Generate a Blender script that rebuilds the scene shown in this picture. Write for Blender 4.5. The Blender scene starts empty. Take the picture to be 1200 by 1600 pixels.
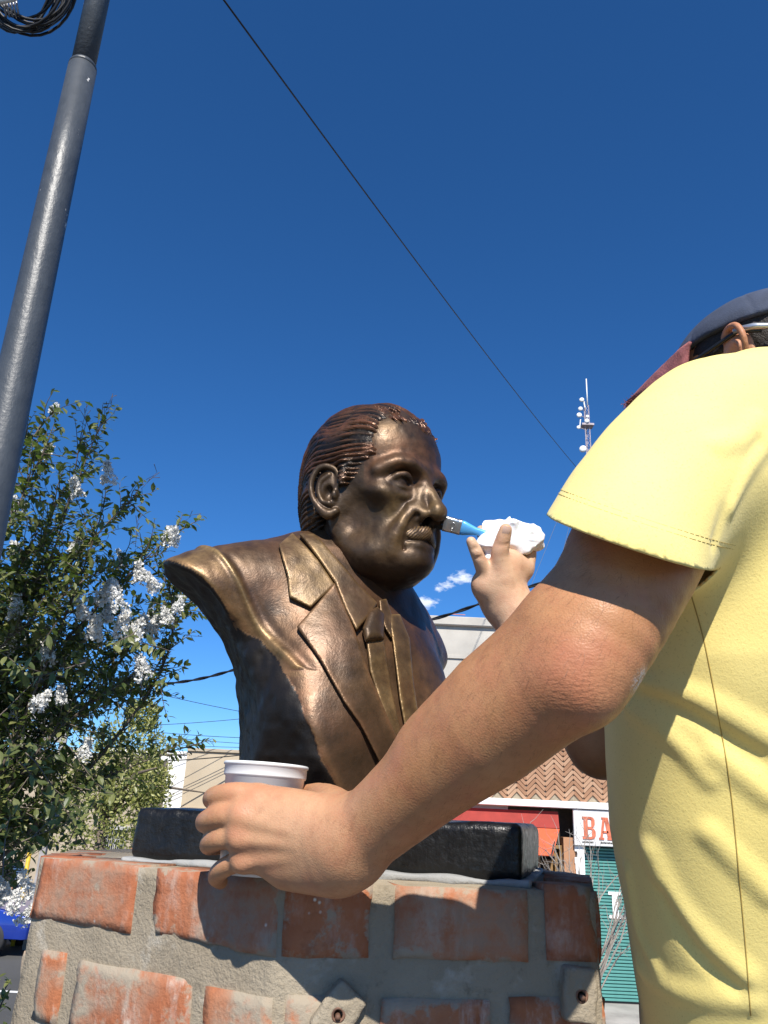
import bpy, bmesh, math, random
import numpy as np
from mathutils import Vector, Matrix, Euler
random.seed(7); rng = np.random.default_rng(7)
SC = bpy.context.scene
COL = SC.collection
R_ = math.radians

# ------------------------------------------------------------------ camera
FPX = 1250.0; PITCH = R_(21.0); ROLL = R_(2.6); ZC = 2.8
_F = np.array([0, math.cos(PITCH), math.sin(PITCH)])
_U0 = np.array([0, -math.sin(PITCH), math.cos(PITCH)]); _R0 = np.array([1., 0, 0])
_R = math.cos(ROLL)*_R0 + math.sin(ROLL)*_U0
_U = -math.sin(ROLL)*_R0 + math.cos(ROLL)*_U0
_C = np.array([0, 0, ZC])
cam_data = bpy.data.cameras.new('camera'); cam = bpy.data.objects.new('camera', cam_data)
COL.objects.link(cam); SC.camera = cam
cam_data.sensor_fit = 'HORIZONTAL'; cam_data.sensor_width = 36.0
cam_data.lens = 36.0*FPX/1200.0; cam_data.clip_start = 0.05; cam_data.clip_end = 6000
cam.matrix_world = Matrix(((_R[0], _U[0], -_F[0], _C[0]), (_R[1], _U[1], -_F[1], _C[1]),
                           (_R[2], _U[2], -_F[2], _C[2]), (0, 0, 0, 1)))
SC.render.resolution_x = 768; SC.render.resolution_y = 1024

# ------------------------------------------------------------------ sky, sun, exposure
SUN_EL = R_(44.0); SUN_AZ = R_(3.0)      # behind the camera, a little to the right of it
sun_dir = Vector((math.sin(SUN_AZ)*math.cos(SUN_EL), -math.cos(SUN_AZ)*math.cos(SUN_EL), math.sin(SUN_EL)))
world = bpy.data.worlds.new('World'); SC.world = world; world.use_nodes = True
def build_world():
    nt = world.node_tree; nt.nodes.clear()
    N = nt.nodes.new; L = nt.links.new
    out = N('ShaderNodeOutputWorld'); bg = N('ShaderNodeBackground')
    sky = N('ShaderNodeTexSky'); sky.sky_type = 'NISHITA'; sky.sun_disc = False
    sky.sun_elevation = SUN_EL
    # Nishita: rotation 0 puts the sun at +Y, positive turns it towards +X
    sky.sun_rotation = math.atan2(sun_dir.x, sun_dir.y)
    sky.altitude = 300; sky.air_density = 0.8; sky.dust_density = 0.0; sky.ozone_density = 10.0
    bg.inputs['Strength'].default_value = 0.106
    # a few fair weather cloud wisps low in the sky
    geo = N('ShaderNodeTexCoord')
    noi = N('ShaderNodeTexNoise'); noi.inputs['Scale'].default_value = 70; noi.inputs['Detail'].default_value = 6
    noi.inputs['Roughness'].default_value = 0.62
    mp = N('ShaderNodeMapping'); mp.inputs['Scale'].default_value = (1, 1, 1.9)
    L(geo.outputs['Generated'], mp.inputs['Vector']); L(mp.outputs['Vector'], noi.inputs['Vector'])
    total = None
    for (d, a) in CLOUDS:
        dn = N('ShaderNodeVectorMath'); dn.operation = 'SUBTRACT'; dn.inputs[1].default_value = d
        L(geo.outputs['Generated'], dn.inputs[0])
        sc = N('ShaderNodeVectorMath'); sc.operation = 'MULTIPLY'; sc.inputs[1].default_value = (1, 1, 2.2)
        L(dn.outputs[0], sc.inputs[0])
        ln = N('ShaderNodeVectorMath'); ln.operation = 'LENGTH'; L(sc.outputs[0], ln.inputs[0])
        mr = N('ShaderNodeMapRange'); mr.inputs[1].default_value = 0.0; mr.inputs[2].default_value = a
        mr.inputs[3].default_value = 0.46; mr.inputs[4].default_value = 0.0; L(ln.outputs['Value'], mr.inputs[0])
        if total is None: total = mr.outputs[0]
        else:
            mx = N('ShaderNodeMath'); mx.operation = 'MAXIMUM'; L(total, mx.inputs[0]); L(mr.outputs[0], mx.inputs[1]); total = mx.outputs[0]
    ad = N('ShaderNodeMath'); ad.operation = 'ADD'; L(total, ad.inputs[0]); L(noi.outputs['Fac'], ad.inputs[1])
    ramp = N('ShaderNodeMapRange'); ramp.inputs[1].default_value = 0.70; ramp.inputs[2].default_value = 1.0
    ramp.inputs[3].default_value = 0; ramp.inputs[4].default_value = 0.8; L(ad.outputs[0], ramp.inputs[0])
    gate = N('ShaderNodeMath'); gate.operation = 'MULTIPLY'; gate.use_clamp = True; gate.inputs[1].default_value = 9.0; L(total, gate.inputs[0])
    gm = N('ShaderNodeMath'); gm.operation = 'MULTIPLY'; L(gate.outputs[0], gm.inputs[0]); L(ramp.outputs[0], gm.inputs[1])
    mix = N('ShaderNodeMixRGB'); L(gm.outputs[0], mix.inputs[0])
    hs = N('ShaderNodeHueSaturation'); hs.inputs['Saturation'].default_value = 1.12; hs.inputs['Value'].default_value = 1.06; L(sky.outputs[0], hs.inputs['Color']); L(hs.outputs[0], mix.inputs[1])
    mix.inputs[2].default_value = (8.2, 8.6, 9.2, 1)
    L(mix.outputs[0], bg.inputs['Color']); L(bg.outputs[0], out.inputs['Surface'])
def ray(x, y): return _F + (x-600)/FPX*_R - (y-800)/FPX*_U
def up(x, y, d): return _C + d*ray(x, y)
def on_z(x, y, z):
    r = ray(x, y); return _C + r*((z-ZC)/r[2])
def on_y(x, y, Y):
    r = ray(x, y); return _C + r*(Y/r[1])
def _dir(x, y):
    r = ray(x, y); r = r/np.linalg.norm(r); return tuple(float(v) for v in r)
CLOUDS = [(_dir(724, 904), 0.030), (_dir(700, 914), 0.018), (_dir(662, 943), 0.034), (_dir(684, 920), 0.016), (_dir(640, 946), 0.018)]
build_world()
sd = bpy.data.lights.new('sun', 'SUN'); sd.energy = 5.0; sd.angle = R_(0.5); sd.color = (1.0, 0.95, 0.87)
sun = bpy.data.objects.new('sun', sd); COL.objects.link(sun)
sun.rotation_euler = (-sun_dir).to_track_quat('-Z', 'Y').to_euler(); sun.location = (3, -6, 12)
SC.view_settings.view_transform = 'Standard'; SC.view_settings.look = 'None'
SC.view_settings.gamma = 1; SC.view_settings.exposure = 0.45; SC.view_settings.use_curve_mapping = False
SC.cycles.max_bounces = 6; SC.cycles.transparent_max_bounces = 8

# ------------------------------------------------------------------ object helpers
def tag(o, label=None, cat=None, group=None, kind=None):
    if label: o['label'] = label
    if cat: o['category'] = cat
    if group: o['group'] = group
    if kind: o['kind'] = kind
    return o
def empty(name, loc=(0, 0, 0), rz=0, **k):
    o = bpy.data.objects.new(name, None); COL.objects.link(o)
    o.location = loc; o.rotation_euler = (0, 0, rz); o.empty_display_size = 0.1
    return tag(o, **k)
def link(name, me, mat=None, parent=None, **k):
    if mat is not None and not me.materials: me.materials.append(mat)
    o = bpy.data.objects.new(name, me); COL.objects.link(o)
    if parent is not None:
        o.parent = parent
        pm = world_of(parent); o.matrix_parent_inverse = pm.inverted()
    return tag(o, **k)
def world_of(o):
    m = Matrix.LocRotScale(o.location, o.rotation_euler, o.scale)
    if o.parent is not None: m = world_of(o.parent) @ o.matrix_parent_inverse @ m
    return m
def mesh_np(name, V, Fc, smooth=True):
    """V (n,3) array, Fc (m,k) int array or list of faces"""
    me = bpy.data.meshes.new(name)
    V = np.asarray(V, np.float32)
    if isinstance(Fc, np.ndarray):
        m, k = Fc.shape
        me.vertices.add(len(V)); me.vertices.foreach_set('co', V.ravel())
        me.loops.add(m*k); me.loops.foreach_set('vertex_index', Fc.astype(np.int32).ravel())
        me.polygons.add(m); me.polygons.foreach_set('loop_start', np.arange(0, m*k, k, dtype=np.int32))
        me.polygons.foreach_set('loop_total', np.full(m, k, np.int32))
        me.update(calc_edges=True)
    else:
        me.from_pydata([tuple(v) for v in V], [], Fc); me.update()
    if smooth: me.polygons.foreach_set('use_smooth', np.ones(len(me.polygons), bool))
    return me
class MB:
    """collects boxes, tubes, quads in one mesh"""
    def __init__(s): s.v = []; s.f = []
    def add(s, V, Fc):
        b = len(s.v); s.v += [tuple(float(c) for c in v) for v in V]; s.f += [tuple(b+i for i in q) for q in Fc]; return s
    def box(s, lo, hi, M=None):
        x0, y0, z0 = lo; x1, y1, z1 = hi
        V = [(x0,y0,z0),(x1,y0,z0),(x1,y1,z0),(x0,y1,z0),(x0,y0,z1),(x1,y0,z1),(x1,y1,z1),(x0,y1,z1)]
        if M is not None: V = [tuple(M @ Vector(v)) for v in V]
        return s.add(V, [(0,3,2,1),(4,5,6,7),(0,1,5,4),(1,2,6,5),(2,3,7,6),(3,0,4,7)])
    def tube(s, pts, rad, n=8, cap=True):
        pts = [Vector(p) for p in pts]
        if not hasattr(rad, '__len__'): rad = [rad]*len(pts)
        V = []; Fc = []
        nrm = None
        for i, p in enumerate(pts):
            t = (pts[min(i+1, len(pts)-1)] - pts[max(i-1, 0)]).normalized()
            if nrm is None:
                a = Vector((0, 0, 1)) if abs(t.z) < .9 else Vector((1, 0, 0))
                nrm = t.cross(a).normalized()
            else:
                nrm = (nrm - t*nrm.dot(t)).normalized()
            bn = t.cross(nrm)
            for j in range(n):
                an = 2*math.pi*j/n
                V.append(p + (nrm*math.cos(an) + bn*math.sin(an))*rad[i])
        for i in range(len(pts)-1):
            for j in range(n):
                a = i*n+j; b = i*n+(j+1) % n
                Fc.append((a, b, b+n, a+n))
        if cap:
            Fc.append(tuple(range(n-1, -1, -1))); Fc.append(tuple(range((len(pts)-1)*n, len(pts)*n)))
        return s.add(V, Fc)
    def prism(s, poly, depth_vec):
        n = len(poly); d = Vector(depth_vec)
        V = [Vector(p) for p in poly] + [Vector(p)+d for p in poly]
        Fc = [tuple(range(n)), tuple(range(2*n-1, n-1, -1))] + [(i, i+n, (i+1) % n+n, (i+1) % n) for i in range(n)]
        return s.add(V, Fc)
    def mesh(s, name, smooth=False, bevel=0, seg=1):
        me = bpy.data.meshes.new(name); me.from_pydata(s.v, [], s.f); me.update()
        bm = bmesh.new(); bm.from_mesh(me); bmesh.ops.recalc_face_normals(bm, faces=bm.faces[:])
        if bevel: bmesh.ops.bevel(bm, geom=bm.edges[:], offset=bevel, segments=seg, affect='EDGES', profile=.6)
        bm.to_mesh(me); bm.free()
        if smooth: me.polygons.foreach_set('use_smooth', np.ones(len(me.polygons), bool))
        return me
    def build(s, name, mat, parent=None, smooth=False, bevel=0, seg=1, **k):
        return link(name, s.mesh(name, smooth, bevel, seg), mat, parent, **k)
def copy_tree(o, parent=None):
    c = o.copy(); COL.objects.link(c)
    if parent is not None: c.parent = parent
    for ch in [x for x in bpy.data.objects if x.parent == o]: copy_tree(ch, c)
    return c

# ------------------------------------------------------------------ materials
def rgb(h):
    """sRGB 0-255 triple -> linear"""
    return tuple(((c/255)/12.92 if c/255 <= .04045 else ((c/255+.055)/1.055)**2.4) for c in h)
class Mt:
    def __init__(s, name):
        s.m = bpy.data.materials.new(name); s.m.use_nodes = True; s.nt = s.m.node_tree
        s.b = s.nt.nodes['Principled BSDF']; s.co = None
    def N(s, t, **k):
        n = s.nt.nodes.new(t)
        for a, v in k.items(): setattr(n, a, v)
        return n
    def L(s, a, b): s.nt.links.new(a, b)
    def set(s, **k):
        for a, v in k.items():
            i = s.b.inputs[a.replace('_', ' ')]
            i.default_value = (*v, 1) if hasattr(v, '__len__') and len(v) == 3 and i.type == 'RGBA' else v
        return s
    def coord(s, obj=True):
        if s.co is None: s.co = s.N('ShaderNodeTexCoord')
        return s.co.outputs['Object' if obj else 'Generated']
    def noise(s, scale, detail=4, rough=.55, vec=None, stretch=None, dist=0):
        n = s.N('ShaderNodeTexNoise'); n.inputs['Scale'].default_value = scale
        n.inputs['Detail'].default_value = detail; n.inputs['Roughness'].default_value = rough
        n.inputs['Distortion'].default_value = dist
        v = vec or s.coord()
        if stretch:
            mp = s.N('ShaderNodeMapping'); mp.inputs['Scale'].default_value = stretch; s.L(v, mp.inputs['Vector']); v = mp.outputs[0]
        s.L(v, n.inputs['Vector']); return n.outputs['Fac']
    def ramp(s, fac, stops):
        r = s.N('ShaderNodeValToRGB'); e = r.color_ramp.elements
        while len(e) < len(stops): e.new(0.5)
        for i, (p, c) in enumerate(stops):
            e[i].position = p; e[i].color = (*c, 1) if hasattr(c, '__len__') else (c, c, c, 1)
        s.L(fac, r.inputs[0]); return r.outputs[0]
    def mr(s, fac, a, b, c=0., d=1.):
        n = s.N('ShaderNodeMapRange'); 
        for i, v in zip((1, 2, 3, 4), (a, b, c, d)): n.inputs[i].default_value = v
        s.L(fac, n.inputs[0]); return n.outputs[0]
    def mix(s, fac, a, b, mode='MIX'):
        n = s.N('ShaderNodeMixRGB', blend_type=mode)
        for i, v in zip((0, 1, 2), (fac, a, b)):
            if hasattr(v, 'is_linked') or hasattr(v, 'links'): s.L(v, n.inputs[i])
            elif i == 0: n.inputs[0].default_value = v
            else: n.inputs[i].default_value = (*v, 1)
        return n.outputs[0]
    def math(s, op, a, b=None):
        n = s.N('ShaderNodeMath', operation=op)
        for i, v in enumerate((a, b)):
            if v is None: continue
            if hasattr(v, 'links'): s.L(v, n.inputs[i])
            else: n.inputs[i].default_value = v
        return n.outputs[0]
    def color(s, c): s.L(c, s.b.inputs['Base Color']); return s
    def rough(s, c): s.L(c, s.b.inputs['Roughness']); return s
    def bump(s, h, strength=.3, dist=.002):
        n = s.N('ShaderNodeBump'); n.inputs['Strength'].default_value = strength; n.inputs['Distance'].default_value = dist
        s.L(h, n.inputs['Height']); s.L(n.outputs[0], s.b.inputs['Normal']); return s
    def objrand(s):
        return s.N('ShaderNodeObjectInfo').outputs['Random']
    def attr(s, name):
        n = s.N('ShaderNodeAttribute'); n.attribute_name = name; return n
    def point(s):
        return s.N('ShaderNodeNewGeometry').outputs['Pointiness']
def plain(name, c, rough=.6, metal=0., var=.12, scale=6, bump=0, bscale=60):
    m = Mt(name); m.set(Roughness=rough, Metallic=metal)
    n = m.noise(scale, 5)
    lo = tuple(v*(1-var*1.6) for v in c); hi = tuple(min(1, v*(1+var*1.4)) for v in c)
    m.color(m.ramp(n, [(.25, lo), (.75, hi)]))
    if bump: m.bump(m.noise(bscale, 4), bump, .004)
    return m.m

# ------------------------------------------------------------------ implicit surfaces (numpy) -> quads
def smin(a, b, k):
    if k <= 0: return np.minimum(a, b)
    h = np.maximum(k-np.abs(a-b), 0)/k; return np.minimum(a, b)-h*h*k*.25
def smax(a, b, k): return -smin(-a, -b, k)
class Field:
    """ordered list of (mode, fn, lo, hi, k); mode 'u' union, 's' subtract, 'd' displacement added"""
    def __init__(s): s.ops = []
    def op(s, mode, fn, lo, hi, k): s.ops.append((mode, fn, np.array(lo, float), np.array(hi, float), k)); return s
    def ell(s, c, r, k=.01, mode='u', rot=None):
        c = np.array(c, np.float32); r = np.array(r, np.float32); m = float(max(r))
        Mx = None if rot is None else np.array(Euler([R_(a) for a in rot]).to_matrix().transposed(), np.float32)
        def fn(P):
            q = P-c
            if Mx is not None: q = q @ Mx.T
            q = q/r; k0 = np.sqrt(np.einsum('...i,...i->...', q, q)); q = q/r; k1 = np.sqrt(np.einsum('...i,...i->...', q, q))+1e-9
            return k0*(k0-1)/k1
        return s.op(mode, fn, c-m, c+m, k)
    def cone(s, a, b, ra, rb, k=.01, mode='u'):
        return s.chain([a, b], [ra, rb], k, mode, smooth=0)
    def chain(s, pts, rad, k=.01, mode='u', smooth=4):
        pts = np.array(pts, float); rad = np.array(rad, float) if hasattr(rad, '__len__') else np.full(len(pts), float(rad))
        if smooth and len(pts) > 2: pts, rad = catmull(pts, rad, smooth)
        pts = pts.astype(np.float32); rad = rad.astype(np.float32)
        lo = (pts-rad[:, None]).min(0); hi = (pts+rad[:, None]).max(0)
        c0 = pts.mean(0); Pc = pts-c0; A = Pc[:-1]; AB = Pc[1:]-A; L2 = (AB*AB).sum(1)+1e-12; aab = (A*AB).sum(1); aa = (A*A).sum(1); r0 = rad[:-1]; dr = rad[1:]-rad[:-1]
        def fn(P):
            sh = P.shape[:-1]; q = (P.reshape(-1, 3)-c0).astype(np.float32); out = np.empty(len(q), np.float32)
            for i in range(0, len(q), 40000):
                b = q[i:i+40000]; h = b @ AB.T.astype(np.float32)-aab.astype(np.float32)
                pa = np.einsum('ij,ij->i', b, b)[:, None]-2*(b @ A.T.astype(np.float32))+aa.astype(np.float32)
                t = np.clip(h/L2.astype(np.float32), 0, 1)
                d = np.sqrt(np.maximum(pa-2*t*h+t*t*L2.astype(np.float32), 0))-(r0+dr*t)
                out[i:i+40000] = d.min(1)
            return out.reshape(sh)
        return s.op(mode, fn, lo, hi, k)
    def box(s, c, h, r=.005, k=.005, mode='u', rot=None):
        c = np.array(c, float); h = np.array(h, float)
        Mx = None if rot is None else np.array(Euler([R_(a) for a in rot]).to_matrix().transposed(), np.float32)
        def fn(P):
            q = P-c
            if Mx is not None: q = q @ Mx.T
            q = np.abs(q)-(h-r)
            return np.sqrt((np.maximum(q, 0)**2).sum(-1))+np.minimum(q.max(-1), 0)-r
        m = np.linalg.norm(h); return s.op(mode, fn, c-m, c+m, k)
    def fn(s, f, lo, hi, k=0., mode='u'): return s.op(mode, f, lo, hi, k)
    def eval(s, P):
        P = np.asarray(P, float); d = np.full(P.shape[:-1], 9., np.float64)
        for mode, f, lo, hi, k in s.ops:
            e = f(P)
            d = smin(d, e, k) if mode == 'u' else smax(d, -e, k) if mode == 's' else smax(d, e, k) if mode == 'i' else d+e
        return d
    def mesh(s, vox, n=8, pad=.004):
        lo = np.min([o[2] for o in s.ops if o[0] == 'u'], 0)-pad-2*vox; hi = np.max([o[3] for o in s.ops if o[0] == 'u'], 0)+pad+2*vox
        nb = np.ceil((hi-lo)/(vox*n)).astype(int)
        I = np.stack(np.meshgrid(*[np.arange(k) for k in nb], indexing='ij'), -1).reshape(-1, 3)
        ctr = lo+(I+.5)*n*vox; half = n*vox*.5; rad = half*1.75
        def evalb(P, ctr, ext):
            # P (B,M,3); only ops whose box reaches the block
            d = np.full(P.shape[:2], 9., P.dtype)
            for mode, f, l, h, k in s.ops:
                mg = ext+k*1.5+4*vox
                sel = np.where(np.all((ctr > l-mg) & (ctr < h+mg), -1))[0]
                if not len(sel): continue
                e = f(P[sel]); dd = d[sel]
                d[sel] = smin(dd, e, k) if mode == 'u' else smax(dd, -e, k) if mode == 's' else smax(dd, e, k) if mode == 'i' else dd+e
            return d
        dc = evalb(ctr[:, None, :], ctr, half*2.2)[:, 0]
        keep = np.abs(dc) < rad*1.6+.012
        I = I[keep]; ctr = ctr[keep]
        g = np.arange(n+1); G = np.stack(np.meshgrid(g, g, g, indexing='ij'), -1).reshape(-1, 3)
        VV = []; KK = []; EE = []
        NX = nb*n+4
        def key(c): return ((c[..., 0]+2)*(NX[1]+8)+(c[..., 1]+2))*(NX[2]+8)+(c[..., 2]+2)
        CH = 400
        for b0 in range(0, len(I), CH):
            Ib = I[b0:b0+CH]; cb = ctr[b0:b0+CH]
            base = Ib*n
            P = (lo+(base[:, None, :]+G[None])*vox).astype(np.float32)
            D = evalb(P, cb, half).reshape(-1, n+1, n+1, n+1)
            sg = D < 0
            acc = np.zeros(D.shape[:1]+(n, n, n, 3)); cnt = np.zeros(D.shape[:1]+(n, n, n))
            for ax in range(3):
                o = [a for a in range(3) if a != ax]
                for i in (0, 1):
                    for j in (0, 1):
                        s0 = [slice(None)]+[slice(0, n)]*3; s1 = [slice(None)]+[slice(0, n)]*3
                        s0[1+o[0]] = slice(i, i+n); s0[1+o[1]] = slice(j, j+n)
                        s1[1+o[0]] = slice(i, i+n); s1[1+o[1]] = slice(j, j+n); s1[1+ax] = slice(1, n+1)
                        A = D[tuple(s0)]; B = D[tuple(s1)]
                        cr = (A < 0) != (B < 0)
                        t = np.where(cr, A/np.where(cr, A-B, 1), 0)
                        cnt += cr
                        acc[..., ax] += np.where(cr, t, 0)
                        acc[..., o[0]] += cr*i; acc[..., o[1]] += cr*j
            act = np.argwhere(cnt > 0)
            if not len(act): continue
            bi, ci = act[:, 0], act[:, 1:]
            pos = acc[bi, ci[:, 0], ci[:, 1], ci[:, 2]]/cnt[bi, ci[:, 0], ci[:, 1], ci[:, 2]][:, None]
            gc = base[bi]+ci
            VV.append(lo+(gc+pos)*vox); KK.append(key(gc))
            for ax in range(3):
                s1 = [slice(None)]+[slice(0, n)]*3; s1[1+ax] = slice(1, n+1)
                A = sg[:, :n, :n, :n]; B = sg[tuple(s1)]
                e = np.argwhere(A != B)
                if len(e):
                    EE.append((ax, base[e[:, 0]]+e[:, 1:], A[e[:, 0], e[:, 1], e[:, 2], e[:, 3]]))
        V = np.concatenate(VV); K = np.concatenate(KK); od = np.argsort(K); V = V[od]; K = K[od]
        Q = []
        for ax, c, ins in EE:
            b, c2 = [(1, 2), (2, 0), (0, 1)][ax]
            eb = np.zeros(3, int); eb[b] = 1; ec = np.zeros(3, int); ec[c2] = 1
            idx = []; ok = np.ones(len(c), bool)
            for cc in (c, c-eb, c-eb-ec, c-ec):
                kk = key(cc); i = np.searchsorted(K, kk); i = np.minimum(i, len(K)-1); ok &= K[i] == kk; idx.append(i)
            q = np.stack(idx, -1)
            q[~ins] = q[~ins][:, ::-1]
            Q.append(q[ok])
        return patch(V, np.concatenate(Q))
def patch(V, Q):
    """close the few tiny gaps that rounding leaves"""
    E = np.sort(np.stack([Q, np.roll(Q, -1, 1)], -1).reshape(-1, 2), 1); k = E[:, 0].astype(np.int64)*len(V)+E[:, 1]
    u, c = np.unique(k, return_counts=True); b = u[c == 1]
    if not len(b): return V, Q
    D = np.stack([Q, np.roll(Q, -1, 1)], -1).reshape(-1, 2); sel = np.isin(k, b); nxt = {int(y): int(x) for x, y in D[sel]}
    seen = set(); nv = []; nq = []
    for st in list(nxt):
        if st in seen: continue
        lp = [st]; cur = nxt[st]
        while cur != st and cur in nxt and cur not in lp and len(lp) < 40: lp.append(cur); cur = nxt[cur]
        seen.update(lp)
        if cur != st or len(lp) < 4 or len(lp) % 2: continue
        ci = len(V)+len(nv); nv.append(V[lp].mean(0))
        for i in range(0, len(lp), 2): nq.append((ci, lp[i], lp[(i+1) % len(lp)], lp[(i+2) % len(lp)]))
    if nq: V = np.concatenate([V, nv]); Q = np.concatenate([Q, np.array(nq)])
    return V, Q
def catmull(P, rad, m):
    P = np.concatenate([[2*P[0]-P[1]], P, [2*P[-1]-P[-2]]]); r = np.concatenate([[rad[0]], rad, [rad[-1]]])
    o = []; orr = []
    for i in range(1, len(P)-2):
        for t in np.arange(m)/m:
            a = [-.5*t+t*t-.5*t**3, 1-2.5*t*t+1.5*t**3, .5*t+2*t*t-1.5*t**3, -.5*t*t+.5*t**3]
            o.append(sum(a[j]*P[i-1+j] for j in range(4))); orr.append(r[i]+(r[i+1]-r[i])*t)
    o.append(P[-2]); orr.append(r[-2]); return np.array(o), np.array(orr)
def relax(V, Q, it=2, w=.5):
    for _ in range(it):
        S = np.zeros_like(V); c = np.zeros(len(V))
        for a, b in ((0, 1), (1, 2), (2, 3), (3, 0)):
            np.add.at(S, Q[:, a], V[Q[:, b]]); np.add.at(S, Q[:, b], V[Q[:, a]])
            np.add.at(c, Q[:, a], 1); np.add.at(c, Q[:, b], 1)
        V = V+(S/np.maximum(c, 1)[:, None]-V)*w
    return V
def vnormals(V, Q):
    n = np.cross(V[Q[:, 2]]-V[Q[:, 0]], V[Q[:, 3]]-V[Q[:, 1]])
    N = np.zeros_like(V)
    for a in range(4): np.add.at(N, Q[:, a], n)
    return N/(np.linalg.norm(N, axis=1)[:, None]+1e-12)
def vnoise(P, seed=0):
    """cheap smooth value noise, P (...,3) in cells"""
    P = np.asarray(P); i = np.floor(P).astype(np.int64); f = P-i; f = f*f*(3-2*f)
    def h(a, b, c):
        x = (a*374761393+b*668265263+c*2147483647+seed*1274126177) & 0xffffffff
        x = ((x ^ (x >> 13))*1274126177) & 0xffffffff
        return ((x ^ (x >> 16)) & 0xffff).astype(np.float32)/np.float32(65535)
    r = 0
    for dx in (0, 1):
        for dy in (0, 1):
            for dz in (0, 1):
                w = (f[..., 0] if dx else 1-f[..., 0])*(f[..., 1] if dy else 1-f[..., 1])*(f[..., 2] if dz else 1-f[..., 2])
                r = r+w*h(i[..., 0]+dx, i[..., 1]+dy, i[..., 2]+dz)
    return r*2-1
def poly_sd(x, y, poly):
    """signed distance to a 2D polygon"""
    poly = np.array(poly, float); d = np.full(x.shape, 1e9); ins = np.zeros(x.shape, bool)
    n = len(poly)
    for i in range(n):
        a = poly[i]; b = poly[(i+1) % n]; ex, ey = b-a
        wx, wy = x-a[0], y-a[1]; t = np.clip((wx*ex+wy*ey)/(ex*ex+ey*ey+1e-15), 0, 1)
        d = np.minimum(d, (wx-ex*t)**2+(wy-ey*t)**2)
        c = ((a[1] > y) != (b[1] > y)) & (x < (b[0]-a[0])*(y-a[1])/((b[1]-a[1]) if b[1] != a[1] else 1e-12)+a[0])
        ins ^= c
    d = np.sqrt(d); return np.where(ins, -d, d)
# ------------------------------------------------------------------ bronze bust
def bronze():
    m = Mt('patinated_bronze'); m.set(Metallic=.42)
    n1 = m.noise(9, 6, .6); n2 = m.noise(38, 5, .65); n3 = m.noise(4.5, 4, .5, stretch=(1, 1, .6))
    pt = m.mr(m.point(), .47, .56)
    base = m.ramp(n1, [(.30, (.020, .013, .009)), (.50, (.052, .031, .018)), (.66, (.098, .050, .027)), (.8, (.14, .062, .030))])
    gold = m.ramp(n2, [(.3, (.15, .095, .036)), (.7, (.40, .27, .11))])
    ga = m.attr('gold').outputs['Fac']
    g = m.math('MULTIPLY', m.mr(n3, .40, .68), m.mr(n2, .25, .62))
    g = m.math('MULTIPLY', g, m.math('ADD', ga, .12))
    g = m.math('ADD', g, m.math('MULTIPLY', pt, m.math('MULTIPLY', ga, .5)))
    g = m.math('MINIMUM', m.math('MAXIMUM', g, 0.), .85)
    c = m.mix(g, base, gold)
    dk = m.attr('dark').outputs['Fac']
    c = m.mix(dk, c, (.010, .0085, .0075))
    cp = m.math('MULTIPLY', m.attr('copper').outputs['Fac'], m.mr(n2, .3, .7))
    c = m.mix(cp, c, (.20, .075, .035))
    m.color(c)
    m.rough(m.math('ADD', m.math('ADD', m.mr(n2, .3, .7, .33, .50), m.math('MULTIPLY', dk, .10)), m.math('MULTIPLY', m.attr('gloss').outputs['Fac'], -.17)))
    h = m.math('ADD', m.noise(120, 4, .6), m.math('MULTIPLY', m.noise(420, 3, .6), .45))
    st = m.N('ShaderNodeTexNoise'); st.noise_dimensions = '1D'; st.inputs['Scale'].default_value = 1.0; st.inputs['Detail'].default_value = 2; m.L(m.math('MULTIPLY', m.attr('strand').outputs['Fac'], 95.), st.inputs['W'])
    h = m.math('ADD', h, m.math('MULTIPLY', st.outputs['Fac'], 2.2))
    m.bump(h, .32, .0016)
    return m.m
M_BRONZE = bronze()
def setattr_v(me, name, val):
    a = me.attributes.new(name, 'FLOAT', 'POINT'); a.data.foreach_set('value', np.ascontiguousarray(val, np.float32))

BB = up(540, 1275, 1.0)                       # centre of the bust's foot on the plinth
PED_TOP = float(up(440, 1370, .8)[2]); PLINTH_TOP = float(BB[2])
def rz(a):
    c, s = math.cos(a), math.sin(a); return np.array([[c, -s, 0], [s, c, 0], [0, 0, 1.]])
PHI_H = R_(49); PHI_T = R_(36); HS = np.array([1.14, 1.02, 1.14]); HO = np.array([0, .004, .424])
HW = np.array([.0135, 0, 0])
def head_w(V): return BB+HW+(np.asarray(V)*HS+HO) @ rz(PHI_H).T
def head_l(P): return ((np.asarray(P)-BB-HW) @ rz(PHI_H)-HO)/HS
def torso_w(V): return BB+np.asarray(V) @ rz(PHI_T).T
def torso_l(P): return (np.asarray(P)-BB) @ rz(PHI_T)
def march(field, loc, x, y, d0, d1, sc):
    """where the view line through a photo point meets a field (finds real surface points to model on)"""
    r = ray(x, y); t = d0
    for _ in range(160):
        v = float(field.eval(loc((_C+t*r)[None]))[0])*sc
        if abs(v) < .0004 or t > d1: break
        t += max(min(v, .03)*.6, -.02)
    return loc((_C+t*r)[None])[0]

def sym(F, kind, *a, **k):
    for s in (1, -1):
        def mx(p): return [p[0]*s, p[1], p[2]]
        if kind == 'ell':
            c, r = a; kk = dict(k)
            if 'rot' in kk: kk['rot'] = (kk['rot'][0], kk['rot'][1]*s, kk['rot'][2]*s)
            F.ell(mx(c), r, **kk)
        else:
            pts, rad = a; F.chain([mx(p) for p in pts], rad, **k)

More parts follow.
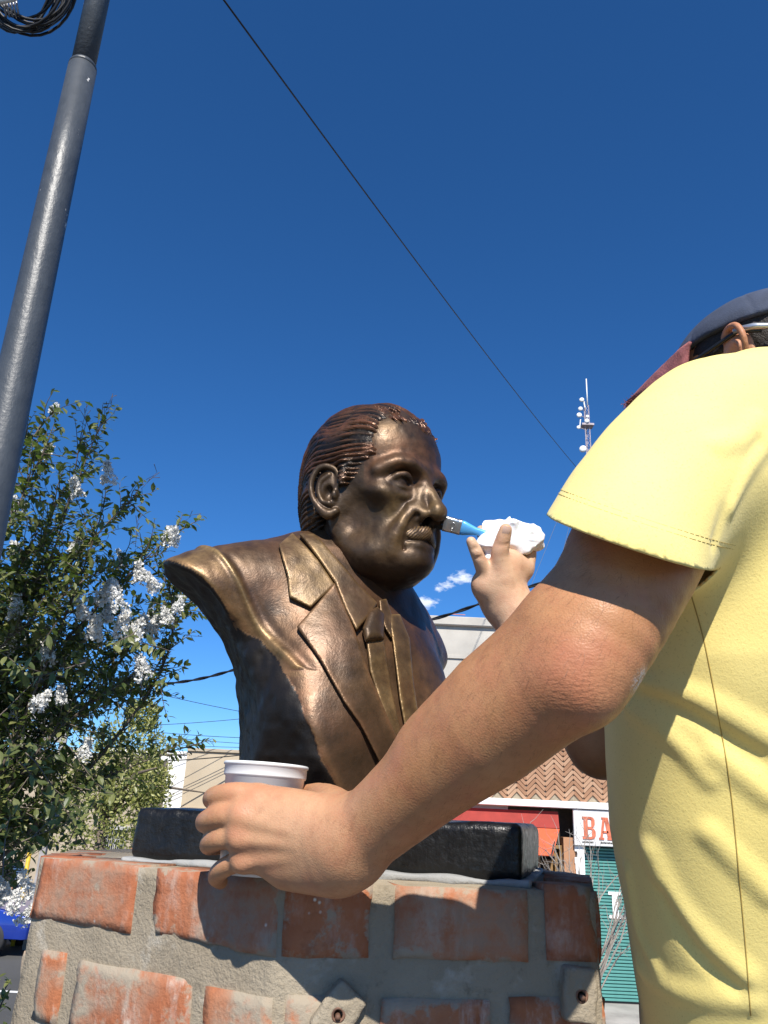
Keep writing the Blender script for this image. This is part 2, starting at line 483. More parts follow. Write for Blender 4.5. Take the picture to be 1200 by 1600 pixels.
def skull(F):
    F.ell((0, .006, .040), (.0755, .094, .086), k=.01)
    F.ell((0, -.044, .046), (.060, .055, .060), k=.03)
    F.ell((0, -.028, -.032), (.060, .062, .070), k=.035)
    sym(F, 'chain', [(.055, -.004, -.03), (.047, -.010, -.060), (.032, -.045, -.080), (.014, -.074, -.090)], [.017, .017, .017, .017], k=.024)
    F.ell((0, -.080, -.088), (.024, .020, .017), k=.018)
def head_field():
    F = Field(); skull(F)
    # cheeks, jowls, brow
    sym(F, 'ell', (.046, -.063, -.020), (.019, .020, .013), k=.02)
    sym(F, 'ell', (.036, -.055, -.072), (.013, .018, .020), k=.022)
    sym(F, 'chain', [(.010, -.097, .013), (.027, -.0965, .0195), (.044, -.087, .018), (.057, -.068, .009)], [.0078, .0088, .0082, .006], k=.012)
    F.ell((0, -.094, .018), (.014, .009, .011), k=.012)
    sym(F, 'ell', (.066, -.048, -.052), (.013, .026, .026), k=.028, mode='s')
    # sockets
    sym(F, 'ell', (.031, -.098, -.001), (.019, .0165, .0115), k=.012, mode='s')
    sym(F, 'ell', (.052, -.040, .030), (.012, .03, .024), k=.0)
    # eyes
    sym(F, 'ell', (.0305, -.0775, -.002), (.0135, .0125, .0125), k=.002)
    sym(F, 'chain', [(.0165, -.0865, -.003), (.022, -.0905, .0035), (.031, -.0925, .006), (.040, -.087, .004), (.0465, -.0775, -.0035)], [.0028, .0036, .0038, .0036, .003], k=.003)
    sym(F, 'chain', [(.0165, -.0865, -.004), (.023, -.0895, -.0085), (.032, -.0895, -.010), (.040, -.084, -.0085), (.0465, -.0775, -.004)], [.0024, .0026, .0026, .0026, .0024], k=.003)
    # bags and folds below the eyes
    sym(F, 'chain', [(.017, -.087, -.012), (.026, -.0885, -.0185), (.037, -.083, -.0175), (.047, -.0735, -.011)], [.0035, .0048, .0045, .003], k=.005)
    # nose
    F.chain([(0, -.0905, .014), (0, -.1005, -.002), (0, -.1125, -.020), (0, -.1195, -.034)], [.0072, .0075, .0080, .0098], k=.009)
    F.ell((0, -.1195, -.0375), (.0112, .0105, .0102), k=.006)
    sym(F, 'ell', (.0128, -.104, -.0405), (.0068, .0115, .0080), k=.005)
    sym(F, 'chain', [(.008, -.096, -.010), (.012, -.0985, -.028)], [.0080, .0085], k=.010)
    sym(F, 'ell', (.0078, -.1105, -.0480), (.0042, .0062, .0040), k=.003, mode='s')
    # fold from the nose wing past the mouth
    sym(F, 'chain', [(.0225, -.0945, -.037), (.030, -.090, -.052), (.034, -.083, -.068), (.033, -.076, -.086)], [.0065, .0080, .0080, .005], k=.012)
    sym(F, 'chain', [(.0205, -.103, -.044), (.0255, -.098, -.055), (.0275, -.0925, -.070), (.026, -.088, -.084)], [.0020, .0026, .0028, .0012], k=.005, mode='s')
    # muzzle, lips, chin dent
    F.ell((0, -.083, -.064), (.027, .020, .020), k=.012)
    F.chain([(-.022, -.090, -.0775), (-.010, -.0985, -.0770), (0, -.1005, -.0780), (.010, -.0985, -.0770), (.022, -.090, -.0775)], [.003, .0055, .0058, .0055, .003], k=.005)
    F.chain([(-.025, -.0925, -.0735), (-.011, -.1035, -.0705), (0, -.106, -.0715), (.011, -.1035, -.0705), (.025, -.0925, -.0735)], [.0008, .0010, .0010, .0010, .0008], k=.003, mode='s')
    F.chain([(-.014, -.0965, -.0855), (0, -.1005, -.0855), (.014, -.0965, -.0855)], [.0025, .003, .0025], k=.006, mode='s')
    F.ell((0, -.0935, -.0915), (.017, .010, .010), k=.010)
    # forehead lines, frown lines
    for z, a in ((.036, .0012), (.047, .0011), (.058, .0009)):
        F.chain([(-.04, -.0785, z-.003), (-.02, -.0915, z), (0, -.0955, z+.002), (.02, -.0915, z), (.04, -.0785, z-.003)], a, k=.004, mode='s')
    sym(F, 'chain', [(.006, -.0985, .010), (.0065, -.0985, .024)], [.0012, .0010], k=.003, mode='s')
    # crow's feet and cheek creases
    for q in ([(.049, -.074, -.004), (.058, -.062, -.001)], [(.049, -.074, -.008), (.058, -.062, -.012)]  ):
        sym(F, 'chain', q, .0009, k=.003, mode='s')
    # ears
    for s in (1, -1):
        def e(fw, u, o): return (s*(.0735+o+(-fw)*.30), -.002-fw, -.012+u)
        F.ell(e(-.003, .003, .003), (.0045, .017, .027), k=.004, rot=(0, 0, -16*s))
        F.chain([e(.010, .002, .003), e(.0145, .012, .0045), e(.010, .026, .006), e(-.003, .0315, .008), e(-.014, .026, .010), e(-.0195, .010, .011), e(-.0165, -.008, .010), e(-.008, -.022, .007), e(.002, -.030, .004), e(.010, -.026, .002)],
                [.003, .0032, .0035, .0036, .0036, .0036, .0034, .0045, .0062, .0045], k=.003)
        F.chain([e(.002, .020, .007), e(-.008, .012, .0085), e(-.010, .0, .0085), e(-.005, -.013, .007), e(.004, -.017, .006)], [.0025, .003, .0032, .0032, .003], k=.003)
        F.ell(e(.002, -.003, .008), (.008, .0072, .010), k=.003, mode='s')
        F.ell(e(.0105, -.006, .006), (.004, .0035, .0055), k=.003)
    # neck with its cords
    F.chain([(0, .018, -.05), (0, .026, -.11), (0, .034, -.17)], [.047, .049, .060], k=.016)
    sym(F, 'chain', [(.044, .018, -.05), (.038, .000, -.10), (.018, -.022, -.155)], [.011, .011, .011], k=.016)
    F.ell((0, -.024, -.128), (.012, .012, .014), k=.02)
    F.chain([(-.03, -.035, -.088), (0, -.050, -.098), (.03, -.035, -.088)], [.018, .016, .018], k=.025)
    return F
HF = head_field()
def build_head(par):
    V, Q = HF.mesh(.0014)
    V = relax(V, Q, 1, .35)
    # chiselled unevenness
    Nn = vnormals(V, Q)
    V = V+Nn*(vnoise(V*70, 1)*.0005+vnoise(V*150, 2)*.00035+vnoise(V*28, 3)*.0006)[:, None]
    W = head_w(V)
    me = mesh_np('head', W, Q)
    x, y, z = V.T
    gold = .28+1.0*np.exp(-(((np.abs(x)-.042)/.024)**2+((y+.06)/.04)**2+((z+.045)/.045)**2))+.8*np.exp(-((x/.02)**2+((y+.12)/.02)**2+((z+.03)/.03)**2))
    gold += .5*np.exp(-((z-.045)/.03)**2)*(y < -.05)
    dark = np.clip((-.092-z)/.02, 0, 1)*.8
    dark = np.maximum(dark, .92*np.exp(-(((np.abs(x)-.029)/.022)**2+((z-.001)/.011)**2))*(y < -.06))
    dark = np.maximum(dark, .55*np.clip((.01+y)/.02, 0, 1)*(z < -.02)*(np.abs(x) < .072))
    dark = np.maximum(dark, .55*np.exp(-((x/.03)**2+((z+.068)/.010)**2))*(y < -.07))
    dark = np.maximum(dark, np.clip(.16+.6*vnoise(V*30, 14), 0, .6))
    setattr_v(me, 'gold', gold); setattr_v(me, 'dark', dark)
    setattr_v(me, 'copper', .5*np.exp(-((z-.03)/.03)**2)*(y < -.05)+.1)
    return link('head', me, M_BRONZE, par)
def build_hair(par):
    S = Field(); S.ell((0, .006, .040), (.0755, .094, .086), k=.01); S.ell((0, -.044, .046), (.060, .055, .060), k=.03); S.ell((0, -.028, -.035), (.063, .062, .078), k=.035)
    px = [(684, 682), (660, 654), (618, 652), (592, 662), (586, 686), (588, 707), (567, 726), (549, 760), (538, 760), (530, 738)]
    pts = []
    for (a, b) in px:
        q = march(S, head_l, a, b,   .85, 1.5, 1.1); pts.append((q[1], q[2]))
    line = [(-.090, .066)]+pts[1:]
    back = [(.004, .022), (.016, .012), (.020, -.012), (.020, -.058), (.050, -.080), (.14, -.082), (.14, .14), (-.12, .14), (-.12, .07)]
    poly = line+back
    print('HAIRLINE', [(round(float(a), 3), round(float(b), 3)) for a, b in line])
    H = Field()
    H.ell((0, .008, .041), (.0815, .0985, .0895), k=.01)
    H.ell((0, -.044, .048), (.062, .056, .0615), k=.03)
    H.ell((0, .046, -.020), (.062, .055, .066), k=.035)
    sym(H, 'chain', [(.071, -.024, .022), (.073, -.020, -.004)], [.009, .0065], k=.01)
    sym(H, 'chain', [(.066, .030, .01), (.062, .040, -.03), (.052, .052, -.066)], [.014, .014, .010], k=.02)
    def region(P):
        y, z = P[..., 1], P[..., 2]
        n = vnoise(np.stack([np.abs(P[..., 0])*40, y*90, z*90], -1), 5)*.0010
        yy = y+.030*np.clip(1-np.abs(P[..., 0])/.045, 0, 1)**.7*np.clip((z-.05)/.02, 0, 1)*np.clip(-y/.02, 0, 1)
        return poly_sd(yy, z, poly)+n
    H.fn(region, (-9, -9, -9), (9, 9, 9), k=.006, mode='i')
    def strands(P):
        x, y, z = np.abs(P[..., 0]), P[..., 1], P[..., 2]
        zz = z-.008+4.2*np.maximum(y-.015, 0)**2*1.6+np.maximum(y-.06, 0)*.5
        th = np.arctan2(zz, x+.012)
        nz = vnoise(P*np.array([30, 24, 30], np.float32), 9)
        nz2 = vnoise(P*np.array([60, 40, 60], np.float32), 11)
        a = np.sin(th*45+nz*3.4)
        b = np.sin(th*83+nz2*3.0)
        c = np.sin(th*17+nz*2.0)
        return .0034*(1-np.sqrt(np.abs(a)+.02))+.0008*b+.0012*c-.0006
    H.fn(strands, (-9, -9, -9), (9, 9, 9), mode='d')
    V, Q = H.mesh(.0013)
    V = relax(V, Q, 1, .25)
    me = mesh_np('hair', head_w(V), Q)
    d = strands(V)
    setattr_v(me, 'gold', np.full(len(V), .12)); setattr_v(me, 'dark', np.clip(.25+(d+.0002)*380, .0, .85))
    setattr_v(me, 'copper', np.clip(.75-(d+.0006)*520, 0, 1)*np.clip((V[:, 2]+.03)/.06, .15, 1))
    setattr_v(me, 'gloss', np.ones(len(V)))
    xx, yy_, z_ = np.abs(V[:, 0]), V[:, 1], V[:, 2]
    setattr_v(me, 'strand', np.arctan2(z_-.008+6.7*np.maximum(yy_-.015, 0)**2+np.maximum(yy_-.06, 0)*.5, xx+.012)+.03*vnoise(V*40, 3))
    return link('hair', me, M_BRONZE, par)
def build_moustache(par):
    F = Field()
    sym(F, 'ell', (.0115, -.0985, -.0625), (.0185, .0056, .0092), k=.005, rot=(-12, 12, 26))
    F.ell((0, -.1030, -.0585), (.010, .0045, .0065), k=.005)
    def st(P):
        a = np.sin((P[..., 0]*1.0+np.sign(P[..., 0])*(P[..., 2]+.058)*.7)*2100+vnoise(P*180, 3)*2.6)
        return .00038*a
    F.fn(st, (-9, -9, -9), (9, 9, 9), mode='d')
    V, Q = F.mesh(.0010); me = mesh_np('moustache', head_w(V), Q)
    setattr_v(me, 'gold', np.clip(.72-st(V)*1300, 0, 1.2)); setattr_v(me, 'dark', np.clip(.18+st(V)*1300, 0, .75)); setattr_v(me, 'copper', np.full(len(V), .2))
    return link('moustache', me, M_BRONZE, par)

CUT_N = np.array([.94, .341, 0]); CUT_ZW = [[], []]
def cutn(P):
    # slanting cut that ends the near sleeve and the side of the chest
    return (np.interp(P[..., 2], CUT_ZW[0], CUT_ZW[1])-P @ CUT_N)*.85
def cut2(P):
    w = P[..., 0]*.95-P[..., 1]*.3; return .23-np.sqrt((w+.358)**2+(np.maximum(P[..., 2], .08)-.08)**2)
def torso_field(foot=True):
    T = Field()
    T.ell((-.005, .045, .145), (.165, .120, .20), k=.02)
    T.ell((-.045, -.020, .095), (.085, .070, .125), k=.05)
    T.ell((.055, -.015, .095), (.085, .070, .125), k=.05)
    T.chain([(-.240, .070, .236), (-.185, .066, .260), (-.10, .058, .285), (0, .055, .290), (.08, .06, .268), (.16, .07, .222)], [.057, .063, .068, .075, .066, .056], k=.05)
    T.ell((0, .055, .325), (.085, .075, .06), k=.05)
    T.box((0, .03, .04), (.14, .11, .09), r=.05, k=.05)
    # slanting cut below the near shoulder, and its mirror on the far side; its rim runs along these points
    q = [march(T, torso_l, *p, .7, 1.5, 1.) for p in ((290, 918), (330, 943), (365, 968), (400, 1000), (425, 1032), (445, 1064), (470, 1122), (495, 1182), (522, 1228))]
    zw = sorted((float(v[2]), float(v @ CUT_N)) for v in q)
    print('CUT', [(round(a_, 3), round(b_, 3)) for a_, b_ in zw])
    CUT_ZW[0] = [0.]+[z for z, _ in zw]+[zw[-1][0]+.03, zw[-1][0]+.08]; CUT_ZW[1] = [zw[0][1]+.02]+[w for _, w in zw]+[zw[-1][1]-.045, zw[-1][1]-.16]
    def cutf(P):
        w = P[..., 0]*.9-P[..., 1]*.3; return .425-np.sqrt((w-.512)**2+(P[..., 2]+.02)**2)
    big = ((-9, -9, -9), (9, 9, 9))
    T.fn(lambda P: cutn(P), *big, k=.010, mode='i')
    T.fn(cut2, *big, k=.010, mode='i')
    T.fn(lambda P: cutf(P), *big, k=.010, mode='i')
    # sleeve ends, back, foot
    T.fn(lambda P: P[..., 0]-.195, *big, k=.02, mode='i')
    T.fn(lambda P: P[..., 1]-.135, *big, k=.03, mode='i')
    T.fn(lambda P: -P[..., 2], *big, k=.004, mode='i')
    return T
TF = torso_field()
UV_A = np.array([.81, -.59, 0.])
def uvz(P): return P @ UV_A, P[..., 2]
def px_poly(pts, lo=.8, hi=1.4):
    o = []
    for a, b in pts:
        q = march(TF, torso_l, a, b, lo, hi, 1.0); u, v = uvz(q); o.append((float(u), float(v), *[float(c) for c in q]))
    return o
def relief(name, par, poly, h, dep=.006, k=.002, vox=.0016, gold=.45, dark=0., slope=None, lump=.0006, copper=.2, rimgold=.4):
    F = Field(); q = np.array([p[2:] for p in poly]); poly = [p[:2] for p in poly]
    lo3, hi3 = q.min(0)-.018, q.max(0)+.018
    def f(P):
        t = TF.eval(P); u, v = uvz(P); s = poly_sd(u, v, poly)
        hh = h if slope is None else h+slope(u, v)
        return smax(smax(t-hh+vnoise(P*60, 4)*lump, -(t+dep), .0), s, k)
    F.fn(f, lo3, hi3, mode='u')
    F.fn(lambda P: np.maximum(lo3-P, P-hi3).max(-1), lo3, hi3, mode='i')
    V, Q = F.mesh(vox)
    me = mesh_np(name, torso_w(V), Q)
    u, v = uvz(V); s = poly_sd(u, v, poly)
    rim = np.exp(-(s/.004)**2)
    setattr_v(me, 'gold', gold+rimgold*rim); setattr_v(me, 'dark', np.full(len(V), dark)*(1-rim)); setattr_v(me, 'copper', copper*(.4+rim))
    return link(name, me, M_BRONZE, par)
def build_torso(par):
    V, Q = TF.mesh(.0022)
    V = relax(V, Q, 1, .4)
    N = vnormals(V, Q); x, y, z = V.T
    w = V @ CUT_N
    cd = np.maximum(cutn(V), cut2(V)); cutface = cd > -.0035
    V = V+N*(vnoise(V*45, 3)*.0008+vnoise(V*18, 8)*.0012)[:, None]
    V = V+N*(np.where(cutface, vnoise(V*np.array([40, 40, 22]), 6)*.0028+vnoise(V*90, 7)*.0014, 0))[:, None]
    # sleeve-head ridge around the near shoulder
    r3 = [march(TF, torso_l, *q, .8, 1.3, 1.) for q in ((322, 856), (372, 908), (412, 990))]
    pn = np.cross(r3[1]-r3[0], r3[2]-r3[0]); pn /= np.linalg.norm(pn); pn *= -np.sign(pn[0])
    sx = (V-r3[1]) @ pn
    ridge = np.exp(-(sx/.0045)**2)*(~cutface)*(z > .16)
    V = V+N*(ridge*.0035-np.exp(-((sx+.010)/.006)**2)*.0015*(~cutface)*(z > .16))[:, None]
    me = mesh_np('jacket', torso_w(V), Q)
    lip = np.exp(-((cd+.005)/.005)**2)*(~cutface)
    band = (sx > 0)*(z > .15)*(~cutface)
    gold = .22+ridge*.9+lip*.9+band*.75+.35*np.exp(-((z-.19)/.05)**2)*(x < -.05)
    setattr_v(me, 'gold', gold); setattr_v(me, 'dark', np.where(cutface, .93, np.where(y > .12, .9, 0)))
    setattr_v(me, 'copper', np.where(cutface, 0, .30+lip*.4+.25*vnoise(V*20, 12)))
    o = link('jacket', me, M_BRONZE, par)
    return o
def build_bust():
    b = empty('bust', tuple(BB), label='bronze bust of a moustached man in suit and tie on a black plinth', cat='bust')
    build_head(b); build_hair(b); build_moustache(b)
    build_torso(b)
    # folded cloth pieces of the suit
    collar = px_poly([(436, 853), (458, 836), (500, 880), (524, 916), (486, 951), (453, 935), (449, 900)])
    relief('jacket_collar', b, collar, .0065, gold=.55)
    lapel = px_poly([(524, 912), (540, 950), (553, 983), (576, 1050), (597, 1100), (626, 1167), (640, 1215), (606, 1215), (597, 1200), (563, 1133), (538, 1098), (501, 1033), (464, 981), (492, 950)])
    relief('lapel', b, lapel, .0075, gold=.30, copper=.45)
    far = px_poly([(607, 962), (614, 1010), (624, 1092), (637, 1167), (648, 1215), (668, 1215), (655, 1130), (645, 1060), (640, 1000), (625, 962)])
    relief('lapel', b, far, .0075, gold=.35, rimgold=1.0)
    sh = px_poly([(468, 838), (492, 838), (520, 868), (560, 915), (590, 945), (582, 960), (557, 988), (540, 955), (524, 914), (498, 876)])
    relief('shirt_collar', b, sh, .010, gold=.6, dark=.15, k=.003)
    sh2 = px_poly([(592, 940), (604, 938), (612, 962), (612, 1000), (602, 985), (594, 962)])
    relief('shirt_collar', b, sh2, .008, gold=.4, dark=.4)
    kn = px_poly([(576, 958), (590, 950), (601, 962), (600, 1002), (571, 1006), (566, 985)])
    relief('tie_knot', b, kn, .016, gold=.35, dark=.45, k=.012)
    ti = px_poly([(572, 1000), (600, 1000), (612, 1080), (630, 1160), (640, 1215), (622, 1215), (600, 1120), (578, 1050)])
    relief('tie', b, ti, .0065, gold=.75, k=.004, lump=.0014)
    return b
# ------------------------------------------------------------------ the sculptor
def pt(x, y, d): return up(x, y, d)
def skin_mat():
    m = Mt('skin'); m.set(Subsurface_Weight=.07, Subsurface_Scale=.004, Roughness=.46, Specular_IOR_Level=.38)
    m.b.inputs['Subsurface Radius'].default_value = (1., .35, .2)
    n1 = m.noise(14, 5, .6); n2 = m.noise(90, 4, .6); n3 = m.noise(420, 3, .6)
    tan = m.ramp(n1, [(.3, (.40, .175, .072)), (.7, (.51, .255, .118))])
    pale = m.ramp(n1, [(.3, (.60, .365, .225)), (.7, (.68, .44, .29))])
    c = m.mix(m.attr('pale').outputs['Fac'], tan, pale)
    c = m.mix(m.math('MULTIPLY', m.attr('red').outputs['Fac'], .55), c, (.50, .16, .10))
    c = m.mix(m.math('MULTIPLY', m.mr(n2, .5, .75), .30), c, (.24, .10, .05))
    nb = m.noise(32, 4, .6); c = m.mix(m.math('MULTIPLY', m.mr(nb, .45, .68), .30), c, (.46, .15, .085))
    c = m.mix(m.math('MULTIPLY', m.mr(m.noise(260, 2, .5), .68, .74), .22), c, (.16, .065, .03))
    c = m.mix(m.math('MULTIPLY', m.attr('scuff').outputs['Fac'], m.mr(n3, .42, .60)), c, (.72, .70, .67))
    m.color(c)
    v = m.N('ShaderNodeTexVoronoi'); v.inputs['Scale'].default_value = 620; m.L(m.coord(), v.inputs['Vector'])
    cr = m.noise(150, 3, .5, stretch=(1, 1, 3.2))
    h = m.math('ADD', m.math('MULTIPLY', v.outputs['Distance'], .5), m.math('ADD', m.math('MULTIPLY', n3, .6), m.math('MULTIPLY', cr, m.math('ADD', m.math('MULTIPLY', m.attr('wrinkle').outputs['Fac'], 1.6), .25))))
    m.bump(h, .35, .0009)
    m.rough(m.mr(n2, .3, .7, .40, .54))
    return m.m
M_SKIN = skin_mat()
def tee_mat():
    m = Mt('yellow_jersey'); m.set(Roughness=.85, Specular_IOR_Level=.15, Sheen_Weight=.15)
    n1 = m.noise(7, 4); n2 = m.noise(260, 3, .6)
    sp = m.noise(520, 2, .7)
    c = m.ramp(n1, [(.3, (.83, .665, .22)), (.7, (.87, .715, .265))])
    c = m.mix(m.math('MULTIPLY', m.mr(sp, .60, .74), .45), c, (.40, .29, .07))
    c = m.mix(m.math('MULTIPLY', m.attr('seam').outputs['Fac'], .6), c, (.33, .21, .03))
    m.color(c); m.bump(m.math('ADD', n2, m.math('MULTIPLY', sp, .7)), .22, .0012)
    return m.m
M_TEE = tee_mat()
M_THREAD = plain('mustard_thread', (.42, .29, .07), .8)
M_DENIM = plain('blue_denim', (.035, .055, .12), .85, bump=.3, bscale=400)
M_DENIM2 = plain("pale_denim", (.30, .38, .50), .85, bump=.2, bscale=200)
M_HAIR = plain('dark_hair', (.018, .012, .009), .6, var=.4, scale=300, bump=.6, bscale=500)
M_ARMH = plain('brown_arm_hair', (.10, .05, .022), .5)
M_CAP = plain('faded_navy_cotton', (.045, .058, .095), .85, var=.25, scale=25, bump=.25, bscale=600)
M_BRIM = plain('worn_pink_cotton', (.30, .10, .10), .9, var=.35, scale=60, bump=.3, bscale=500)
M_BLACKP = plain('black_plastic', (.012, .012, .013), .35)
M_WHITEP = plain('white_plastic', (.80, .80, .79), .32, var=.02)
M_STEEL = plain('brushed_steel', (.62, .63, .64), .35, .8)
M_SHOE = plain('black_rubber', (.02, .02, .022), .7)

# torso tube, a leaning side-on ellipse section
_TZ = [2.52, 2.62, 2.80, 2.95, 3.08, 3.17, 3.24]
_tc = [pt(1210, 1690, .83), pt(1198, 1580, .83), pt(1152, 1300, .835), pt(1144, 1080, .85), pt(1160, 880, .87), pt(1180, 750, .89), pt(1195, 640, .92)]
_TZ = [float(p[2]) for p in _tc]
TROT = R_(-18)
def tube_fn(off, top=None):
    cx = [p[0] for p in _tc]; cy = [p[1] for p in _tc]
    A = np.array([.128, .124, .126, .132, .132, .112, .070])+off; B = np.array([.195, .185, .185, .20, .205, .19, .12])+off
    def fn(P):
        z = P[..., 2]
        x = P[..., 0]-np.interp(z, _TZ, cx); y = P[..., 1]-np.interp(z, _TZ, cy)
        u = x*math.cos(TROT)+y*math.sin(TROT); v = -x*math.sin(TROT)+y*math.cos(TROT)
        a = np.interp(z, _TZ, A); b = np.interp(z, _TZ, B)
        d = ((np.abs(u/a)**2.8+np.abs(v/b)**2.8)**(1/2.8)-1)*np.minimum(a, b)
        return np.maximum(np.maximum(d, z-_TZ[-1]-off), _TZ[0]-z)
    lo = np.array([min(cx)-.24, min(cy)-.24, _TZ[0]]); hi = np.array([max(cx)+.24, max(cy)+.24, _TZ[-1]+.02])
    return fn, lo, hi

EAR_P = pt(1143, 546, .965)
HF_ = np.array([-.62, .77, -.10]); HF_ /= np.linalg.norm(HF_)            # where he looks
HN_ = np.cross(np.array([0, 0, 1.]), HF_); HN_ /= np.linalg.norm(HN_); HN_ = HN_ if HN_[1] < 0 else -HN_   # his left, towards the lens
HU_ = np.cross(HF_, HN_); HU_ = HU_ if HU_[2] > 0 else -HU_
_a = R_(9); HU_, HN_ = HU_*math.cos(_a)+HN_*math.sin(_a), HN_*math.cos(_a)-HU_*math.sin(_a)
HC_ = EAR_P-HN_*.072+HF_*.004-HU_*.012
HM_ = np.stack([HF_, HN_, HU_])                # rows: forward, left, up
def hp(f, n, u): return HC_+f*HF_+n*HN_+u*HU_
def hell(F, c, r, k=.01, mode='u'):
    c = hp(*c); r = np.array(r)
    def fn(P):
        q = (P-c) @ HM_.T; k0 = np.sqrt(((q/r)**2).sum(-1)); k1 = np.sqrt(((q/r**2)**2).sum(-1))+1e-9
        return k0*(k0-1)/k1
    F.fn(fn, c-max(r), c+max(r), k, mode)

def left_arm(F):
    F.chain([pt(1092, 690, .735), pt(1036, 775, .685), pt(984, 880, .645), pt(938, 982, .615), pt(900, 1054, .603)], [.056, .057, .0530, .0455, .036], k=.02)
    F.chain([pt(900, 1050, .603), pt(846, 1086, .622), pt(768, 1142, .65), pt(682, 1205, .68), pt(608, 1268, .708), pt(556, 1312, .726)], [.037, .0412, .0432, .0395, .0355, .0335], k=.02)
    F.ell(pt(912, 1088, .588), (.013, .012, .013), k=.022)                # point of the elbow
    # forearm muscle and the wrist bone
    F.chain([pt(862, 985, .635), pt(775, 1080, .662), pt(690, 1155, .69)], [.028, .032, .022], k=.04)
    F.ell(pt(560, 1352, .716), (.012, .012, .012), k=.02)
    # back of the hand
    W = pt(548, 1308, .728)
    idx, mid, rng_, pnk = pt(404, 1246, .768), pt(380, 1270, .758), pt(376, 1305, .754), pt(381, 1342, .756)
    F.chain([W, pt(480, 1270, .748), idx], [.026, .018, .0125], k=.02)
    F.chain([W, pt(465, 1285, .744), mid], [.027, .0185, .0125], k=.02)
    F.chain([W, pt(462, 1315, .742), rng_], [.027, .0185, .0118], k=.02)
    F.chain([pt(535, 1340, .728), pt(465, 1345, .744), pnk], [.026, .0185, .0108], k=.02)
    F.chain([pt(522, 1362, .732), pt(450, 1362, .752)], [.0195, .0150], k=.02)
    for m_, r_ in ((idx, .0095), (mid, .010), (rng_, .0095), (pnk, .009)):
        F.ell(m_-_F*.0075, (r_,)*3, k=.010)
        F.chain([m_-_F*.010, (m_*.45+W*.55)-_F*.0185], [.0036, .0022], k=.007)
    F.chain([pt(470, 1258, .742), pt(432, 1300, .737), pt(418, 1330, .740)], [.0022, .0026, .0018], k=.006)   # a vein
    # fingers round the cup
    F.chain([idx, pt(368, 1240, .769), pt(339, 1245, .784), pt(331, 1249, .812), pt(337, 1251, .835), pt(356, 1251, .858)], [.0122, .0108, .0108, .0094, .0088, .0078], k=.004)
    F.chain([mid, pt(346, 1275, .763), pt(326, 1282, .779), pt(320, 1286, .807), pt(328, 1288, .832), pt(348, 1288, .856)], [.0122, .0110, .0108, .0094, .0088, .0078], k=.004)
    F.chain([rng_, pt(346, 1310, .761), pt(331, 1316, .776), pt(326, 1321, .802), pt(334, 1323, .826), pt(354, 1323, .850)], [.0115, .0104, .0102, .0090, .0084, .0075], k=.004)
    F.chain([pnk, pt(357, 1352, .763), pt(343, 1362, .775), pt(338, 1371, .79), pt(345, 1378, .806)], [.0105, .0094, .0092, .0084, .0072], k=.004)
    # thumb behind the cup
    F.chain([pt(548, 1285, .735), pt(521, 1258, .764), pt(502, 1244, .797), pt(486, 1241, .828), pt(462, 1242, .857)], [.021, .0175, .0125, .0105, .0088], k=.008)
def right_arm(F):
    F.chain([pt(1090, 760, 1.14), pt(1010, 980, 1.06), pt(942, 1158, .99)], [.055, .052, .042], k=.02)
    F.chain([pt(942, 1158, .99), pt(905, 1095, 1.005), pt(850, 1020, 1.03), pt(806, 962, 1.05), pt(788, 932, 1.06)], [.040, .045, .041, .0325, .0295], k=.02)
    F.chain([pt(786, 936, 1.06), pt(780, 908, 1.056), pt(793, 884, 1.062)], [.0280, .0275, .0235], k=.02)
    F.ell(pt(753, 914, 1.050), (.013, .014, .015), k=.018)
    F.ell(pt(818, 890, 1.072), (.0135, .0135, .0135), k=.018)
    # thumb
    F.chain([pt(786, 897, 1.046), pt(781, 868, 1.040), pt(785, 847, 1.038), pt(790, 828, 1.036)], [.0165, .0118, .0104, .0084], k=.010)
    # little and ring finger standing up
    F.chain([pt(758, 896, 1.046), pt(748, 872, 1.038), pt(742, 858, 1.036), pt(736, 846, 1.036)], [.0108, .0088, .0082, .0066], k=.004)
    F.chain([pt(770, 885, 1.076), pt(761, 855, 1.082), pt(752, 829, 1.086)], [.0105, .0092, .0074], k=.004)
    # middle and index curled behind brush and paper
    F.chain([pt(812, 884, 1.085), pt(812, 858, 1.104), pt(792, 842, 1.112), pt(768, 836, 1.098)], [.011, .0098, .0092, .0075], k=.004)
    F.chain([pt(822, 886, 1.076), pt(826, 858, 1.09), pt(808, 838, 1.100), pt(778, 828, 1.092)], [.0115, .0100, .0092, .0075], k=.004)
    for q in ([(756, 905, 1.030), (768, 898, 1.022), (776, 884, 1.026)], [(744, 872, 1.030), (752, 870, 1.030)], [(740, 858, 1.029), (747, 856, 1.029)], [(774, 850, 1.030), (784, 852, 1.027), (796, 850, 1.030)]):
        F.chain([pt(*p) for p in q], .0008, k=.004, mode='s')
def nail(x, y, d, w, l, axis, par):
    c = pt(x, y, d); a = axis/np.linalg.norm(axis); nrm = -_F-a*(-_F@a); nrm /= np.linalg.norm(nrm); s_ = np.cross(a, nrm)
    V = []; Fc = []
    for i in range(6):
        for j in range(5):
            u, v = i/5-.5, j/4-.5; V.append(c+a*l*u+s_*w*v*(1-.25*max(0, abs(u)-.25)*4*.6)+nrm*(.0008-.0022*(v*2)**2*.5-.0006*(u*2)**2))
    for i in range(5):
        for j in range(4): q = i*5+j; Fc.append((q, q+1, q+6, q+5))
    link('nail', mesh_np('nail', V, Fc), M_NAIL, par)
M_NAIL = plain('finger_nail', (.66, .44, .34), .3, var=.06)
